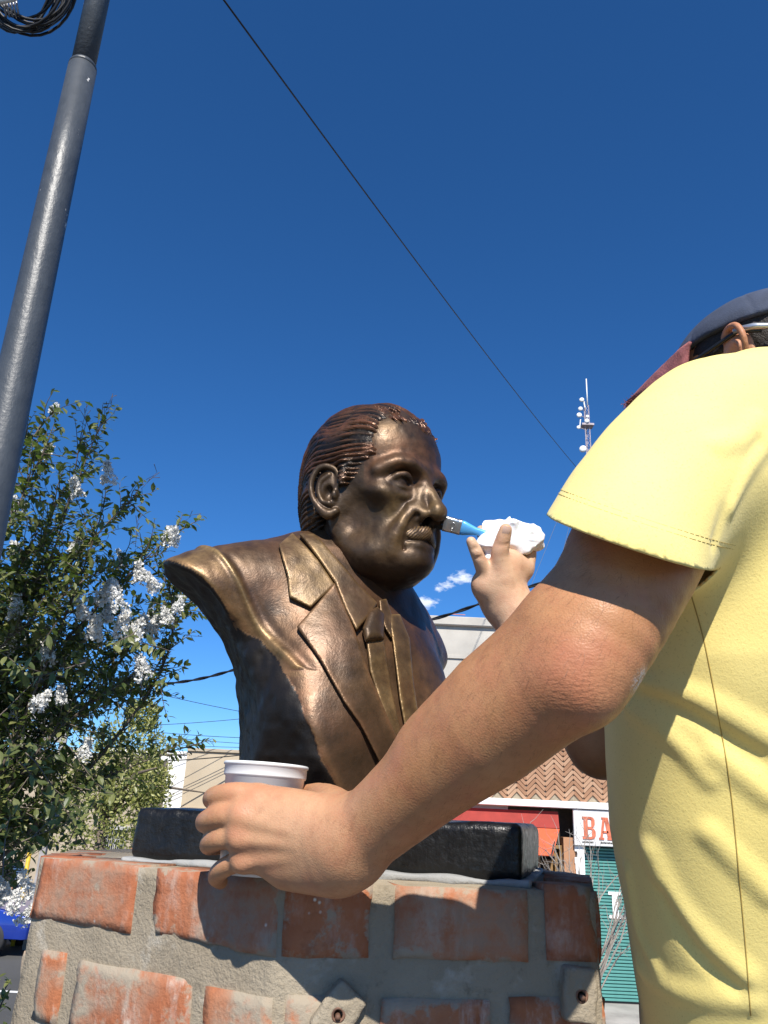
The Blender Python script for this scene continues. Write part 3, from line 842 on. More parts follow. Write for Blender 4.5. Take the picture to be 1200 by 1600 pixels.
def build_person(platform_z):
    foot = _tc[0].copy(); foot[2] = platform_z
    P_ = empty('person', tuple(foot), label='man in yellow T-shirt and dark cap brushing the bronze face, paint cup in hand', cat='person')
    F = Field()
    fn, lo, hi = tube_fn(-.026); F.fn(fn, lo, hi, k=.02)
    left_arm(F); right_arm(F)
    # shoulders, neck, head
    F.chain([pt(1092, 690, .735), _tc[5], pt(1090, 760, 1.14)], [.05, .06, .05], k=.05)
    F.chain([_tc[6]-[0, 0, .05], hp(-.035, 0, -.10), hp(-.01, 0, -.02)], [.060, .054, .052], k=.03)
    hell(F, (-.006, 0, .028), (.093, .073, .060), k=.01)
    hell(F, (.035, 0, -.02), (.062, .060, .088), k=.03)
    hell(F, (.062, 0, -.085), (.028, .030, .020), k=.03)
    for s in (1, -1):
        F.chain([hp(.0, s*.052, -.055), hp(.05, s*.03, -.09)], [.016, .016], k=.03)
        F.chain([hp(.078, s*.012, .012), hp(.066, s*.05, .012)], [.009, .008], k=.02)
        hell(F, (.088, s*.031, -.004), (.014, .015, .010), k=.01, mode='s')
        hell(F, (.072, s*.031, -.004), (.012, .012, .011), k=.003)
        # ear
        def e(f, u, o): return hp(-.010+f, s*(.071+o-f*.5), .002+u)
        F.chain([e(.010, .000, .0), e(.015, .014, .004), e(.009, .028, .008), e(-.005, .031, .012), e(-.017, .022, .016), e(-.020, .004, .016), e(-.012, -.016, .010), e(.0, -.029, .004), e(.009, -.026, .0)], [.003, .0035, .0038, .004, .004, .004, .004, .006, .004], k=.004)
        hell(F, (-.014, s*.077, .004), (.019, .0045, .026), k=.006)
        F.chain([e(.0, .018, .006), e(-.009, .006, .010), e(-.004, -.012, .008)], [.003, .0035, .003], k=.004)
        hell(F, (-.008, s*.084, .000), (.008, .008, .011), k=.003, mode='s')
    F.chain([hp(.090, 0, .010), hp(.112, 0, -.030)], [.009, .013], k=.012)
    F.chain([hp(.092, -.02, -.062), hp(.100, 0, -.060), hp(.092, .02, -.062)], .007, k=.008)
    V, Q = F.mesh(.0021)
    V = relax(V, Q, 2, .4)
    me = mesh_np('body', V, Q)
    bm = bmesh.new(); bm.from_mesh(me); bmesh.ops.holes_fill(bm, edges=[e for e in bm.edges if e.is_boundary], sides=12); bm.to_mesh(me); bm.free()
    me.polygons.foreach_set('use_smooth', np.ones(len(me.polygons), bool))
    def near(p, r): return np.exp(-(((V-p)**2).sum(1))/r**2)
    pale = np.clip((V[:, 1]-.92)/.06, 0, 1)*(V[:, 0] < .30)*np.clip((V[:, 2]-2.92)/.08, 0, 1)
    rd = near(pt(900, 1062, .56), .035)*.75+near(pt(1142, 530, .96), .03)*.8
    for q in ((379, 1261, .745), (373, 1300, .742), (376, 1340, .744)): rd = rd+near(pt(*q), .010)*.6
    pale = np.maximum(pale,   .40*near(pt(440, 1300, .745), .085)+.18*near(pt(560, 1310, .72), .06))
    pale = np.maximum(pale, .7*near(EAR_P, .03))
    wr = near(pt(905, 1085, .57), .030)
    setattr_v(me, 'pale', np.clip(pale, 0, 1)); setattr_v(me, 'red', np.clip(rd, 0, 1)); setattr_v(me, 'wrinkle', np.clip(wr, 0, 1))
    for q in ((339, 1245, .776), (326, 1282, .770), (331, 1316, .768), (343, 1362, .768)): wr = wr+.7*near(pt(*q), .009)
    me.attributes['wrinkle'].data.foreach_set('value', np.clip(wr, 0, 1).astype(np.float32))
    setattr_v(me, 'scuff', np.clip(1.6*near(pt(992, 1060, .585), .011)-.3, 0, 1))
    link('body', me, M_SKIN, P_)
    # fine dark hairs on the forearms
    rh = np.random.default_rng(2); N = vnormals(V, Q)
    sel = np.where((V[:, 0] < .36) & (V[:, 1] < .76) & (V[:, 2] < 3.02) & ((N @ _F) < .35))[0]
    ax_ = pt(556, 1312, .726)-pt(852, 1088, .622); ax_ /= np.linalg.norm(ax_)
    ids = rh.choice(sel, 2600); VV = []; FF = []
    for i in ids:
        # along the limb, leaning downwards and off the skin
        d = ax_*.8+np.array([0, 0, -.55])+rh.normal(size=3)*.28; n_ = N[i]; d = d-n_*(d@n_); d /= np.linalg.norm(d)
        L = rh.uniform(.004, .010)*(.6 if V[i, 0] < -.02 else 1); sd_ = np.cross(d, n_)*.00005; p = V[i]
        m_ = p+d*L*.55+n_*L*.22; e = p+d*L+n_*L*.24+rh.normal(size=3)*.0008
        b = len(VV); VV += [p-sd_, p+sd_, m_-sd_*.8, m_+sd_*.8, e]; FF += [(b, b+1, b+3, b+2), (b+2, b+3, b+4)]
    hm = bpy.data.meshes.new('arm_hair'); hm.from_pydata([tuple(v) for v in VV], [], FF); link('arm_hair', hm, M_ARMH, P_, kind='stuff')
    # nails of the visible fingers
    nail(791, 829, 1.0277, .0095, .011, pt(790, 828, 1.036)-pt(785, 847, 1.038), P_)
    # shirt ---------------------------------------------------------------
    S = Field()
    fn, lo, hi = tube_fn(0.0); S.fn(fn, lo, hi, k=.02)
    S.chain([pt(1165, 676, .80), pt(1108, 678, .75), pt(1043, 748, .695), pt(982, 850, .640), pt(957, 895, .617)], [.063, .0670, .0670, .0660, .0655], k=.055)
    S.chain([pt(1150, 700, 1.0), pt(1090, 780, 1.14), pt(1040, 900, 1.10)], [.07, .068, .066], k=.06)
    S.chain([_tc[6]-[0, 0, .04], _tc[6]+[-.01, .01, .01]], [.075, .068], k=.05)
    def wr_chain(px, r, k=.02, mode='u', sink=.004, d0=.4):
        pts = []
        for x, y in px:
            r_ = ray(x, y); t = d0
            for _ in range(120):
                v = float(S.eval((_C+t*r_)[None])[0])
                if v < .0006 or t > 1.3: break
                t += v*.6
            pts.append(_C+(t+sink)*r_)
        S.chain(pts, r, k=k, mode=mode)
    # drapery: ridges and troughs running from the armpit and across the waist
    for q, r, k in (([(1010, 1065), (1090, 1090), (1200, 1150)], .006, .035), ([(985, 1105), (1050, 1150), (1110, 1215)], .005, .03), ([(1120, 1180), (1200, 1240)], .006, .035),
                    ([(1020, 1330), (1065, 1420), (1160, 1520)], .008, .040), ([(1005, 1512), (1060, 1545), (1170, 1560)], .007, .035), ([(985, 1360), (1000, 1450), (1030, 1510)], .004, .03), ([(1110, 1300), (1200, 1390)], .005, .035),
                    ([(1135, 790), (1155, 740), (1190, 690)], .007, .03), ([(1110, 700), (1150, 690), (1180, 660)], .005, .03)):
        wr_chain(q, r*.34, k*.5)
    for q, r, k in (([(1000, 1085), (1080, 1120), (1190, 1190)], .004, .025), ([(1030, 1400), (1090, 1490), (1150, 1545)], .004, .03), ([(1120, 850), (1140, 790), (1165, 725), (1190, 690)], .005, .018), ([(1075, 905), (1040, 985), (1010, 1050)], .004, .02)):
        wr_chain(q, r*.45, k*.5, mode='s', sink=-.002)
    V, Q = S.mesh(.0030); V = relax(V, Q, 2, .5)
    N = vnormals(V, Q)
    V = V+N*(vnoise(V*np.array([9, 9, 14]), 21)*.0022+vnoise(V*26, 22)*.0007)[:, None]
    me = mesh_np('shirt', V, Q)
    bm = bmesh.new(); bm.from_mesh(me)
    def cut(p, n):
        g = bm.verts[:]+bm.edges[:]+bm.faces[:]
        bmesh.ops.bisect_plane(bm, geom=g, plane_co=Vector(p), plane_no=Vector(n), clear_outer=True)
    tfn = tube_fn(0.)[0]
    def cut_local(p, n, rad, keep_torso=True):
        """cut only the part of the cloth that lies near p"""
        p = Vector(p); n = Vector(n).normalized()
        vs = [v for v in bm.verts if (v.co-p).length < rad]
        if vs and keep_torso:
            tv = tfn(np.array([v.co[:] for v in vs])); vs = [v for v, q in zip(vs, tv) if q > .024]
        s_ = set(vs); es = [e for e in bm.edges if e.verts[0] in s_ and e.verts[1] in s_]; fs = [f for f in bm.faces if all(v in s_ for v in f.verts)]
        bmesh.ops.bisect_plane(bm, geom=vs+es+fs, plane_co=p, plane_no=n, clear_outer=True)
        bmesh.ops.remove_doubles(bm, verts=[v for v in bm.verts if (v.co-p).length < rad and abs((v.co-p).dot(n)) < .0016], dist=.0013)
        for v in bm.verts:
            if v.is_boundary and (v.co-p).length < rad and abs((v.co-p).dot(n)) < .002: v.co -= n*(v.co-p).dot(n)
    ax = pt(985, 850, .640)-pt(1049, 745, .695)
    hem_c = pt(984, 846, .644); hn = ax/np.linalg.norm(ax)
    hn = -_R*.27-_U*.84+_F*.10; hn /= np.linalg.norm(hn)
    cut_local(hem_c, hn, .115)
    ax2 = pt(1040, 900, 1.10)-pt(1090, 780, 1.14); cut_local(pt(1045, 888, 1.102), ax2/np.linalg.norm(ax2), .10)
    cut((0, 0, float(_TZ[0]+.012)), (0, 0, -1))
    nk = _tc[6]+np.array([-.012, .01, .03]); cut_local(nk, (-.25, .1, 1), .11, False)
    # drop crumbs
    bm.to_mesh(me); bm.free()
    n = len(me.vertices); co = np.empty(n*3); me.vertices.foreach_get('co', co); co = co.reshape(-1, 3)
    # side seam and hem stitching as thin darker thread lines
    a3 = [pt(1083, 925, .70), pt(1128, 1150, .74), pt(1168, 1480, .74)]
    pn = np.cross(a3[1]-_C, a3[2]-_C); pn /= np.linalg.norm(pn)
    zz = co[:, 2]; t = np.clip((a3[0][2]-zz)/(a3[0][2]-a3[2][2]), 0, 1.3)
    sxp = np.interp(zz, [a3[2][2], a3[1][2], a3[0][2]], [a3[2][0], a3[1][0], a3[0][0]])
    front = co[:, 1] < .88
    seam = np.exp(-((co[:, 0]-sxp)/.0022)**2)*front*(zz < a3[0][2])
    hd = (co-hem_c) @ hn
    seam = np.maximum(seam, .55*np.exp(-((hd+.022)/.0016)**2)*(np.linalg.norm(co-hem_c, axis=1) < .10))
    setattr_v(me, 'seam', seam)
    me.attributes['seam'].data.foreach_set('value', np.zeros(n, np.float32))
    so = link('shirt', me, M_TEE, P_)
    sp_ = []
    from mathutils.bvhtree import BVHTree
    b2 = bmesh.new(); b2.from_mesh(me); bv = BVHTree.FromBMesh(b2); b2.free()
    for x, y in catmull(np.array([(1078., 925, 0), (1100, 1005, 0), (1122, 1120, 0), (1140, 1230, 0), (1152, 1350, 0), (1163, 1470, 0), (1172, 1585, 0)]), np.zeros(7), 14)[0][:, :2]:
        hit = bv.ray_cast(Vector(_C), Vector(ray(x, y)).normalized())
        if hit[0] is None: continue
        if sp_ and (Vector(sp_[-1])-hit[0]).length > .02: sp_.clear()
        sp_.append(np.array(hit[0]-Vector(_F)*.0012))
    MB().tube(sp_, .0006, 5).build('side_seam', M_THREAD, so, smooth=True)
    b2 = bmesh.new(); b2.from_mesh(me)
    for off, w_ in ((.019, .00026), (.0225, .00026)):
        pc = Vector(hem_c-hn*off); vs = [v for v in b2.verts if (v.co-pc).length < .10]; s2 = set(vs)
        fs = [f for f in b2.faces if all(v in s2 for v in f.verts)]; es = list({e for f in fs for e in f.edges})
        g = bmesh.ops.bisect_plane(b2, geom=vs+es+fs, plane_co=pc, plane_no=Vector(hn))['geom_cut']
        P2 = [np.array(v.co[:]) for v in g if isinstance(v, bmesh.types.BMVert)]
        e1 = np.cross(hn, [0, 0, 1.]); e1 /= np.linalg.norm(e1); e2 = np.cross(hn, e1)
        P2.sort(key=lambda q: math.atan2((q-hem_c)@e2, (q-hem_c)@e1))
        st = MB(); acc = [P2[0]] if P2 else []
        for i in range(0, len(P2)-3, 3):
            a_, c_ = P2[i], P2[i+2]
            if np.linalg.norm(a_-c_) < .02:
                oa = (a_-hem_c); oa -= hn*(oa@hn); oa /= np.linalg.norm(oa); st.tube([a_+oa*.0014, c_+oa*.0014], w_, 4)
        if st.v: st.build('hem_stitching', M_THREAD, so, kind='stuff')
    b2.free()
    U_ = Field(); fn, lo, hi = tube_fn(-.004); U_.fn(fn, lo, hi, k=.0); Vu, Qu = U_.mesh(.005); Vu = relax(Vu, Qu, 1)
    mu = mesh_np('side_panel', Vu, Qu); setattr_v(mu, 'seam', np.zeros(len(Vu)))
    b3 = bmesh.new(); b3.from_mesh(mu); bmesh.ops.bisect_plane(b3, geom=b3.verts[:]+b3.edges[:]+b3.faces[:], plane_co=(0, 0, float(_TZ[0]+.03)), plane_no=(0, 0, -1), clear_outer=True); b3.to_mesh(mu); b3.free()
    link('side_panel', mu, M_TEE, so)
    md = so.modifiers.new('cloth', 'SOLIDIFY'); md.thickness = .0022; md.offset = 0
    # trousers and shoes -----------------------------------------------------
    T = Field()
    wz = _TZ[0]+.06; c0 = _tc[1].copy(); c0[2] = wz
    T.ell(c0-[0, 0, .06], (.125, .175, .14), k=.03)
    feet = []
    for s in (-1, 1):
        hipj = c0+np.array([0, s*.09, -.12]); kn = np.array([c0[0]-.03, c0[1]+s*.10, platform_z+.47]); an = np.array([c0[0]+.03, c0[1]+s*.11, platform_z+.09])
        T.chain([hipj, kn, an], [.095, .068, .055], k=.04); feet.append(an)
    T.fn(lambda P: P[..., 2]-wz, (-9,)*3, (9,)*3, mode='i')
    V, Q = T.mesh(.008); V = relax(V, Q, 2)
    N = vnormals(V, Q); V = V+N*(vnoise(V*14, 31)*.005)[:, None]
    link('trousers', mesh_np('trousers', V, Q), M_DENIM, P_)
    for an in feet:
        G = Field(); G.chain([an-[0, 0, .05], an+np.array([-.09, 0, -.055]), an+np.array([-.16, 0, -.06])], [.042, .038, .032], k=.02)
        G.fn(lambda P: platform_z+.002-P[..., 2], (-9,)*3, (9,)*3, mode='i')
        V, Q = G.mesh(.006); link('shoe', mesh_np('shoe', relax(V, Q, 2), Q), M_SHOE, P_)
    # hair, cap, glasses --------------------------------------------------------
    H = Field()
    hell(H, (-.008, 0, .028), (.095, .0765, .062), k=.01); hell(H, (-.05, 0, -.02), (.055, .060, .055), k=.03)
    def reg(P):
        q = (P-HC_) @ HM_.T; f, n, u = q[..., 0], q[..., 1], q[..., 2]
        return np.minimum(np.maximum(f-.052, .012-u), np.maximum(f+.022+(u*.2), -.062-u))
    H.fn(reg, (-9,)*3, (9,)*3, k=.004, mode='i')
    V, Q = H.mesh(.003); N = vnormals(V, Q); V = V+N*(vnoise(V*np.array([160, 160, 160]), 4)*.0012)[:, None]
    link('hair', mesh_np('hair', V, Q), M_HAIR, P_)
    Cp = Field()
    hell(Cp, (-.006, 0, .030), (.106, .0840, .066), k=.01)
    def capreg(P):
        q = (P-HC_) @ HM_.T; return -(q[..., 2]-.040-.10*q[..., 0])
    Cp.fn(capreg, (-9,)*3, (9,)*3, k=.004, mode='i')
    def stitch(P):
        q = (P-HC_) @ HM_.T; th = np.arctan2(q[..., 1], q[..., 0]); a = np.abs((th*3/math.pi+.5) % 1-.5)*math.pi/3*.09
        return .0011*np.exp(-(a/.0022)**2)+.0009*vnoise(P*40, 3)
    Cp.fn(stitch, (-9,)*3, (9,)*3, mode='d')
    V, Q = Cp.mesh(.0026); capo = link('cap', mesh_np('cap', relax(V, Q, 1), Q), M_CAP, P_)
    # brim: a curved plate with a frayed edge
    def brim_pt(a, w):
        n_ = a*.076; f0 = -.006+.104*math.sqrt(max(0, 1-(n_/.084)**2)); f1 = f0+.082*w*math.sqrt(max(.0, 1-a*a*.96))
        return f1, n_*(1-.04*w), .042+.10*f0-.020*a*a*w-.016*w*w
    n_u, n_v = 28, 8; Vb = []; Fb = []
    for i in range(n_u):
        a = (i/(n_u-1)-.5)*2
        for j in range(n_v):
            w = j/(n_v-1)
            f1, nn_, uu_ = brim_pt(a, w)
            fr = random.uniform(-.0018, .0018) if j == n_v-1 else 0
            Vb.append(hp(f1+fr, nn_, uu_+fr))
    for i in range(n_u-1):
        for j in range(n_v-1):
            q = i*n_v+j; Fb.append((q, q+1, q+n_v+1, q+n_v))
    bo = link('brim', mesh_np('brim', Vb, Fb), M_BRIM, capo)
    md = bo.modifiers.new('t', 'SOLIDIFY'); md.thickness = .004; md.offset = 0
    fm = MB()
    for i in range(60):
        a = random.uniform(-.95, .95); p0 = hp(*brim_pt(a, 1))
        p1 = p0+HF_*random.uniform(.001, .005)+HN_*random.uniform(-.006, .006)+HU_*random.uniform(-.003, .006)
        p2 = p1+HF_*random.uniform(-.002, .003)+HN_*random.uniform(-.006, .006)+HU_*random.uniform(-.004, .006)
        fm.tube([p0, p1, p2], .00035, 4)
    fm.build('frayed_thread', M_BRIM, capo, kind='stuff')
    g = empty('eyeglasses', tuple(hp(.1, 0, 0)))
    g.parent = P_; g.matrix_parent_inverse = world_of(P_).inverted()
    for s in (1, -1):
        MB().tube([hp(.098, s*.068, .012), hp(.03, s*.078, .020), hp(-.02, s*.084, .024), hp(-.045, s*.080, .012)], [.0022, .0026, .0028, .0022], 8).build('temple', M_BLACKP, g, smooth=True)
        MB().tube([hp(-.018, s*.0865, .026), hp(-.040, s*.0835, .020), hp(-.062, s*.076, .010)], [.0036, .0042, .0036], 8).build('temple_tip', M_STEEL, g, smooth=True)
        MB().tube([hp(.100, s*.033+.024*math.cos(t), .002+.018*math.sin(t)) for t in np.linspace(0, 2*math.pi, 25)], .0014, 6, cap=False).build('lens_rim', M_BLACKP, g, smooth=True)
    MB().tube([hp(.101, -.010, .006), hp(.104, 0, .009), hp(.101, .010, .006)], .0016, 6).build('bridge', M_BLACKP, g, smooth=True)
    return P_
# ------------------------------------------------------------------ pedestal, plinth
def brick_mat():
    m = Mt('old_orange_brick'); m.set(Roughness=.9, Specular_IOR_Level=.2)
    g = m.N('ShaderNodeTexCoord').outputs['Object']
    oi = m.N('ShaderNodeObjectInfo'); rv = oi.outputs['Random']
    of = m.N('ShaderNodeVectorMath', operation='ADD'); m.L(g, of.inputs[0])
    cmb = m.N('ShaderNodeCombineXYZ'); m.L(m.math('MULTIPLY', rv, 7.), cmb.inputs[0]); m.L(m.math('MULTIPLY', rv, 3.), cmb.inputs[2]); m.L(cmb.outputs[0], of.inputs[1])
    v = of.outputs[0]
    n1 = m.noise(11, 6, .62, vec=v); n2 = m.noise(48, 6, .65, vec=v); n3 = m.noise(210, 4, .6, vec=v)
    n4 = m.noise(19, 5, .7, vec=v, stretch=(1, 1, .35)); n5 = m.noise(6, 3, .5, vec=v)
    c = m.ramp(n1, [(.28, (.27, .085, .038)), (.5, (.40, .150, .068)), (.72, (.46, .215, .115))])
    c = m.mix(m.math('MULTIPLY', rv, .45), c, (.34, .115, .060))
    c = m.mix(m.math('MULTIPLY', m.mr(n2, .52, .68), .55), c, (.20, .06, .028))
    # lime bloom and cement smears
    bl = m.attr('bloom').outputs['Fac']
    w = m.math('MULTIPLY', m.mr(n4, .50, .66), m.math('MULTIPLY', m.mr(n2, .36, .62), bl))
    c = m.mix(w, c, (.60, .52, .44))
    sm = m.math('MULTIPLY', m.mr(n5, .50, .62), m.math('MULTIPLY', m.mr(n2, .30, .58), m.math('MULTIPLY', bl, .9)))
    c = m.mix(sm, c, (.33, .275, .205))
    pos = m.N('ShaderNodeNewGeometry').outputs['Position']; ns = m.noise(24, 6, .65, vec=pos)
    smr = m.mr(m.math('ADD', ns, m.math('MULTIPLY', m.attr('edge').outputs['Fac'], .13)), .61, .68)
    c = m.mix(m.math('MULTIPLY', smr, .85), c, (.33, .28, .21))
    sp = m.N('ShaderNodeTexVoronoi'); sp.inputs['Scale'].default_value = 46; m.L(v, sp.inputs['Vector'])
    c = m.mix(m.math('MULTIPLY', m.mr(sp.outputs['Distance'], .10, .03), m.mr(n1, .5, .6)), c, (.70, .66, .58))
    m.color(c)
    m.bump(m.math('ADD', m.math('MULTIPLY', n2, 1.2), m.math('ADD', m.math('MULTIPLY', n3, .5), m.math('MULTIPLY', n1, .8))), .55, .004)
    return m.m
def mortar_mat():
    m = Mt('sandy_mortar'); m.set(Roughness=.95, Specular_IOR_Level=.15)
    n1 = m.noise(9, 5); n2 = m.noise(70, 6, .7); n3 = m.noise(300, 3, .6); n4 = m.noise(22, 5, .6)
    c = m.ramp(n1, [(.3, (.25, .205, .145)), (.7, (.36, .305, .225))])
    c = m.mix(m.math('MULTIPLY', m.mr(n4, .58, .70), .5), c, (.52, .48, .41))
    c = m.mix(m.math('MULTIPLY', m.mr(n2, .56, .70), .5), c, (.14, .115, .08))
    m.color(c); m.bump(m.math('ADD', n2, m.math('MULTIPLY', n3, .6)), .7, .004)
    return m.m
M_BRICK = brick_mat(); M_MORTAR = mortar_mat()
def black_paint():
    m = Mt('brushed_black_paint'); m.set(Roughness=.34, Specular_IOR_Level=.35, Base_Color=(.012, .012, .013))
    n = m.noise(30, 4, .6, stretch=(1, 1, .3)); n2 = m.noise(120, 3, .6)
    m.color(m.ramp(n, [(.3, (.004, .004, .004)), (.7, (.011, .011, .011))]))
    m.rough(m.mr(n2, .3, .7, .26, .48)); m.bump(m.math('ADD', n, m.math('MULTIPLY', n2, .5)), .5, .005)
    return m.m
M_BLACK = black_paint()
PN = up(440, 1370, .8); PL = on_z(62, 1335, PED_TOP); PR = on_z(937, 1388, PED_TOP)
def lathe_grid(nx, nz): pass
def brick_mesh(L, H, D, seed, chip=.006):
    """one hand made brick: x along the face 0..L, y depth 0..D (0 is the face), z 0..H"""
    r = np.random.default_rng(seed)
    nx, ny, nz = max(4, int(L/.012)), 3, 6
    bm = bmesh.new(); bmesh.ops.create_cube(bm, size=1)
    for v in bm.verts: v.co = Vector(((v.co.x+.5)*L, (v.co.y+.5)*D, (v.co.z+.5)*H))
    ex = [e for e in bm.edges if abs((e.verts[0].co-e.verts[1].co).x) > L*.5]; bmesh.ops.subdivide_edges(bm, edges=ex, cuts=nx-1, use_grid_fill=True)
    ez = [e for e in bm.edges if abs((e.verts[0].co-e.verts[1].co).z) > H*.5]; bmesh.ops.subdivide_edges(bm, edges=ez, cuts=nz-1, use_grid_fill=True)
    co = np.array([v.co[:] for v in bm.verts])
    o = r.uniform(0, 50, 3)
    # rounded, chipped arrises
    e = np.stack([np.minimum(co[:, 0], L-co[:, 0]), np.minimum(co[:, 2], H-co[:, 2])], -1)
    near = e < 1e-5
    n1 = vnoise(co*70+o, 1); n2 = vnoise(co*28+o, 2)
    face = co[:, 1] < 1e-5
    edge = near.any(1)
    off = np.zeros_like(co)
    off[:, 1] += np.where(face, n1*.0012+n2*.0016+.0007, 0)+np.where(face & edge, .0014+.0014*n1, 0)
    ch = np.clip(vnoise(co*22+o, 5)-.35, 0, 1)*chip*3
    off[:, 0] += np.where(co[:, 0] < 1e-5, .0015+np.abs(n1)*.0025+ch, 0)-np.where(L-co[:, 0] < 1e-5, .0015+np.abs(n1)*.0025+ch, 0)
    off[:, 2] += np.where(co[:, 2] < 1e-5, .0015+np.abs(n2)*.003+ch*.8, 0)-np.where(H-co[:, 2] < 1e-5, .0012+np.abs(n2)*.002+ch*.5, 0)
    for v, q in zip(bm.verts, co+off): v.co = Vector(q)
    bmesh.ops.recalc_face_normals(bm, faces=bm.faces[:])
    me = bpy.data.meshes.new('brick'); bm.to_mesh(me); bm.free()
    setattr_v(me, 'edge', np.exp(-e.min(1)/.009)*face)
    me.polygons.foreach_set('use_smooth', np.ones(len(me.polygons), bool))
    return me
def build_pedestal():
    ped = empty('brick_pedestal', (float(PN[0])+.06, float(PN[1])+.28, 0), label='weathered orange brick pedestal with thick grey mortar joints under the bust', cat='pedestal')
    top = PED_TOP; A, B, C_ = [np.array([p[0], p[1]]) for p in (PL, PN, PR)]
    ring = [A, B, C_, np.array([.305, 1.20]), np.array([.20, 1.42]), np.array([-.06, 1.55]), np.array([-.33, 1.50]), np.array([-.445, 1.31])]
    H, J, NR = .0725, .0285, 9
    # mortar body: outline set in by 5 mm with an uneven surface
    ins = .0040
    pts = []
    for i in range(len(ring)):
        a, b = ring[i], ring[(i+1) % len(ring)]; n = max(2, int(np.linalg.norm(b-a)/.012))
        t = (b-a)/np.linalg.norm(b-a); nn = np.array([-t[1], t[0]])
        cen = np.mean(ring, 0)
        if nn @ (cen-a) < 0: nn = -nn
        for k in range(n): pts.append(tuple(a+(b-a)*k/n+nn*ins))
    zt = top-.004; z0 = top-NR*(H+J)-.01
    nz = int((zt-z0)/.011)
    V = []; Fc = []
    n = len(pts); cen = np.mean(ring, 0)
    pa = np.array(pts); zk = zt-(zt-z0)*np.arange(nz+1)/nz
    G3 = np.concatenate([np.concatenate([pa, np.full((n, 1), z)], 1) for z in zk])
    dd = G3[:, :2]-cen; dd /= np.linalg.norm(dd, axis=1)[:, None]
    rr_ = vnoise(G3*40, 3)*.0012+vnoise(G3*14, 4)*.0014+vnoise(G3*110, 9)*.0007
    tz = vnoise(G3*50, 6)*.0015; tz[n:] = 0
    G3[:, :2] += dd*rr_[:, None]; G3[:, 2] += tz
    V = [tuple(v) for v in G3]
    for k in range(nz):
        for i in range(n):
            a = k*n+i; b = k*n+(i+1) % n; Fc.append((a, b, b+n, a+n))
    V.append((cen[0], cen[1], zt)); c = len(V)-1
    for i in range(n): Fc.append((c, (i+1) % n, i))
    me = MB().add(V, Fc).mesh('mortar', smooth=True)
    link('mortar', me, M_MORTAR, ped)
    def tpar(a, b, px, z):
        lo, hi = -.2, 1.2
        for _ in range(40):
            m = (lo+hi)/2; q = np.array([*(a+(b-a)*m), z])-_C; x = 600+FPX*(q@_R)/(q@_F)
            if x < px: lo = m
            else: hi = m
        return (lo+hi)/2
    seed = 0
    rows_px = {(0, 0): [(50, 209), (235, 437)], (0, 1): [(52, 94), (110, 294), (311, 437)], (0, 2): [(0, 86), (104, 280), (300, 437)],
               (1, 0): [(440, 585), (614, 829), (851, 936)], (1, 1): [(440, 560), (590, 770), (795, 936)], (1, 2): [(440, 500), (530, 720), (750, 936)]}
    rr = random.Random(5)
    for fi in range(len(ring)):
        a, b = ring[fi], ring[(fi+1) % len(ring)]; Lf = np.linalg.norm(b-a); t = (b-a)/Lf
        ang = math.atan2(t[1], t[0])
        for row in range(NR):
            zb = top-row*(H+J)-H
            segs = []
            if (fi, row) in rows_px:
                for x0, x1 in rows_px[(fi, row)]:
                    segs.append((tpar(a, b, x0, zb+H*.5)*Lf, tpar(a, b, x1, zb+H*.5)*Lf))
            else:
                x = 0.0
                first = [.11, .16, .06][row % 3]
                while x < Lf-.03:
                    l = first if x == 0 else rr.uniform(.13, .16)
                    segs.append((x, min(Lf, x+l))); x += l+.02
            for (s0, s1) in segs:
                s0 = max(0, s0); s1 = min(Lf, s1)
                if s1-s0 < .02: continue
                seed += 1
                me = brick_mesh(s1-s0, H+rr.uniform(-.003, .002), .06, seed)
                # bloom is heavier on the lower courses
                bl = {0: .55, 1: 1.5}.get(row, 1.2)
                setattr_v(me, 'bloom', np.full(len(me.vertices), bl*rr.uniform(.7, 1.2)))
                me.materials.append(M_BRICK)
                o = bpy.data.objects.new('brick', me); COL.objects.link(o)
                p = a+t*s0
                o.location = (p[0], p[1], zb+rr.uniform(-.0015, .0015)); o.rotation_euler = (0, rr.uniform(-.006, .006), ang)
                o.parent = ped; o.matrix_parent_inverse = world_of(ped).inverted()
    # foot block down to the street
    f = MB(); lowring = [cen+(p-cen)*1.10 for p in ring]
    f.prism([(p[0], p[1], 0) for p in lowring], (0, 0, z0+.005)); f.build('concrete_foot', M_MORTAR, ped, bevel=.01)
    # two small concrete anchor blocks with a sleeve in them
    for (x, y, rot, fa) in ((527, 1582, 38, (PN, PR)), (903, 1553, 3, (PN, PR))):
        a, b = fa; t = (b-a)/np.linalg.norm(b-a); nn = np.array([t[1], -t[0], 0]); 
        r = ray(x, y); k = ((a-_C)@nn)/(r@nn); p = _C+k*r
        M = Matrix.Translation(Vector(p)) @ Matrix(((t[0], -nn[0], 0, 0), (t[1], -nn[1], 0, 0), (0, 0, 1, 0), (0, 0, 0, 1))) @ Matrix.Rotation(R_(rot), 4, 'Y')
        w = .021
        G = Field(); G.box((0, 0, 0), (w*.8, .010, w*1.15), r=.004, k=.001)
        G.chain([(0, -.02, 0), (0, .006, 0)], .0062, k=.002, mode='s', smooth=0)
        G.fn(lambda P: vnoise(P*120, 3)*.0009+vnoise(P*40, 5)*.0014, (-9,)*3, (9,)*3, mode='d')
        V, Q = G.mesh(.0014); V = np.array([(M @ Vector(v))[:] for v in V])
        bo = link('anchor_block', mesh_np('anchor_block', V, Q), M_MORTAR, ped)
        ringp = [M @ Vector((.0056*math.cos(q), -.0095, .0056*math.sin(q))) for q in np.linspace(0, 2*math.pi, 17)]
        MB().tube(ringp, .0016, 6, cap=False).build('anchor_sleeve', M_RUST, bo, smooth=True)
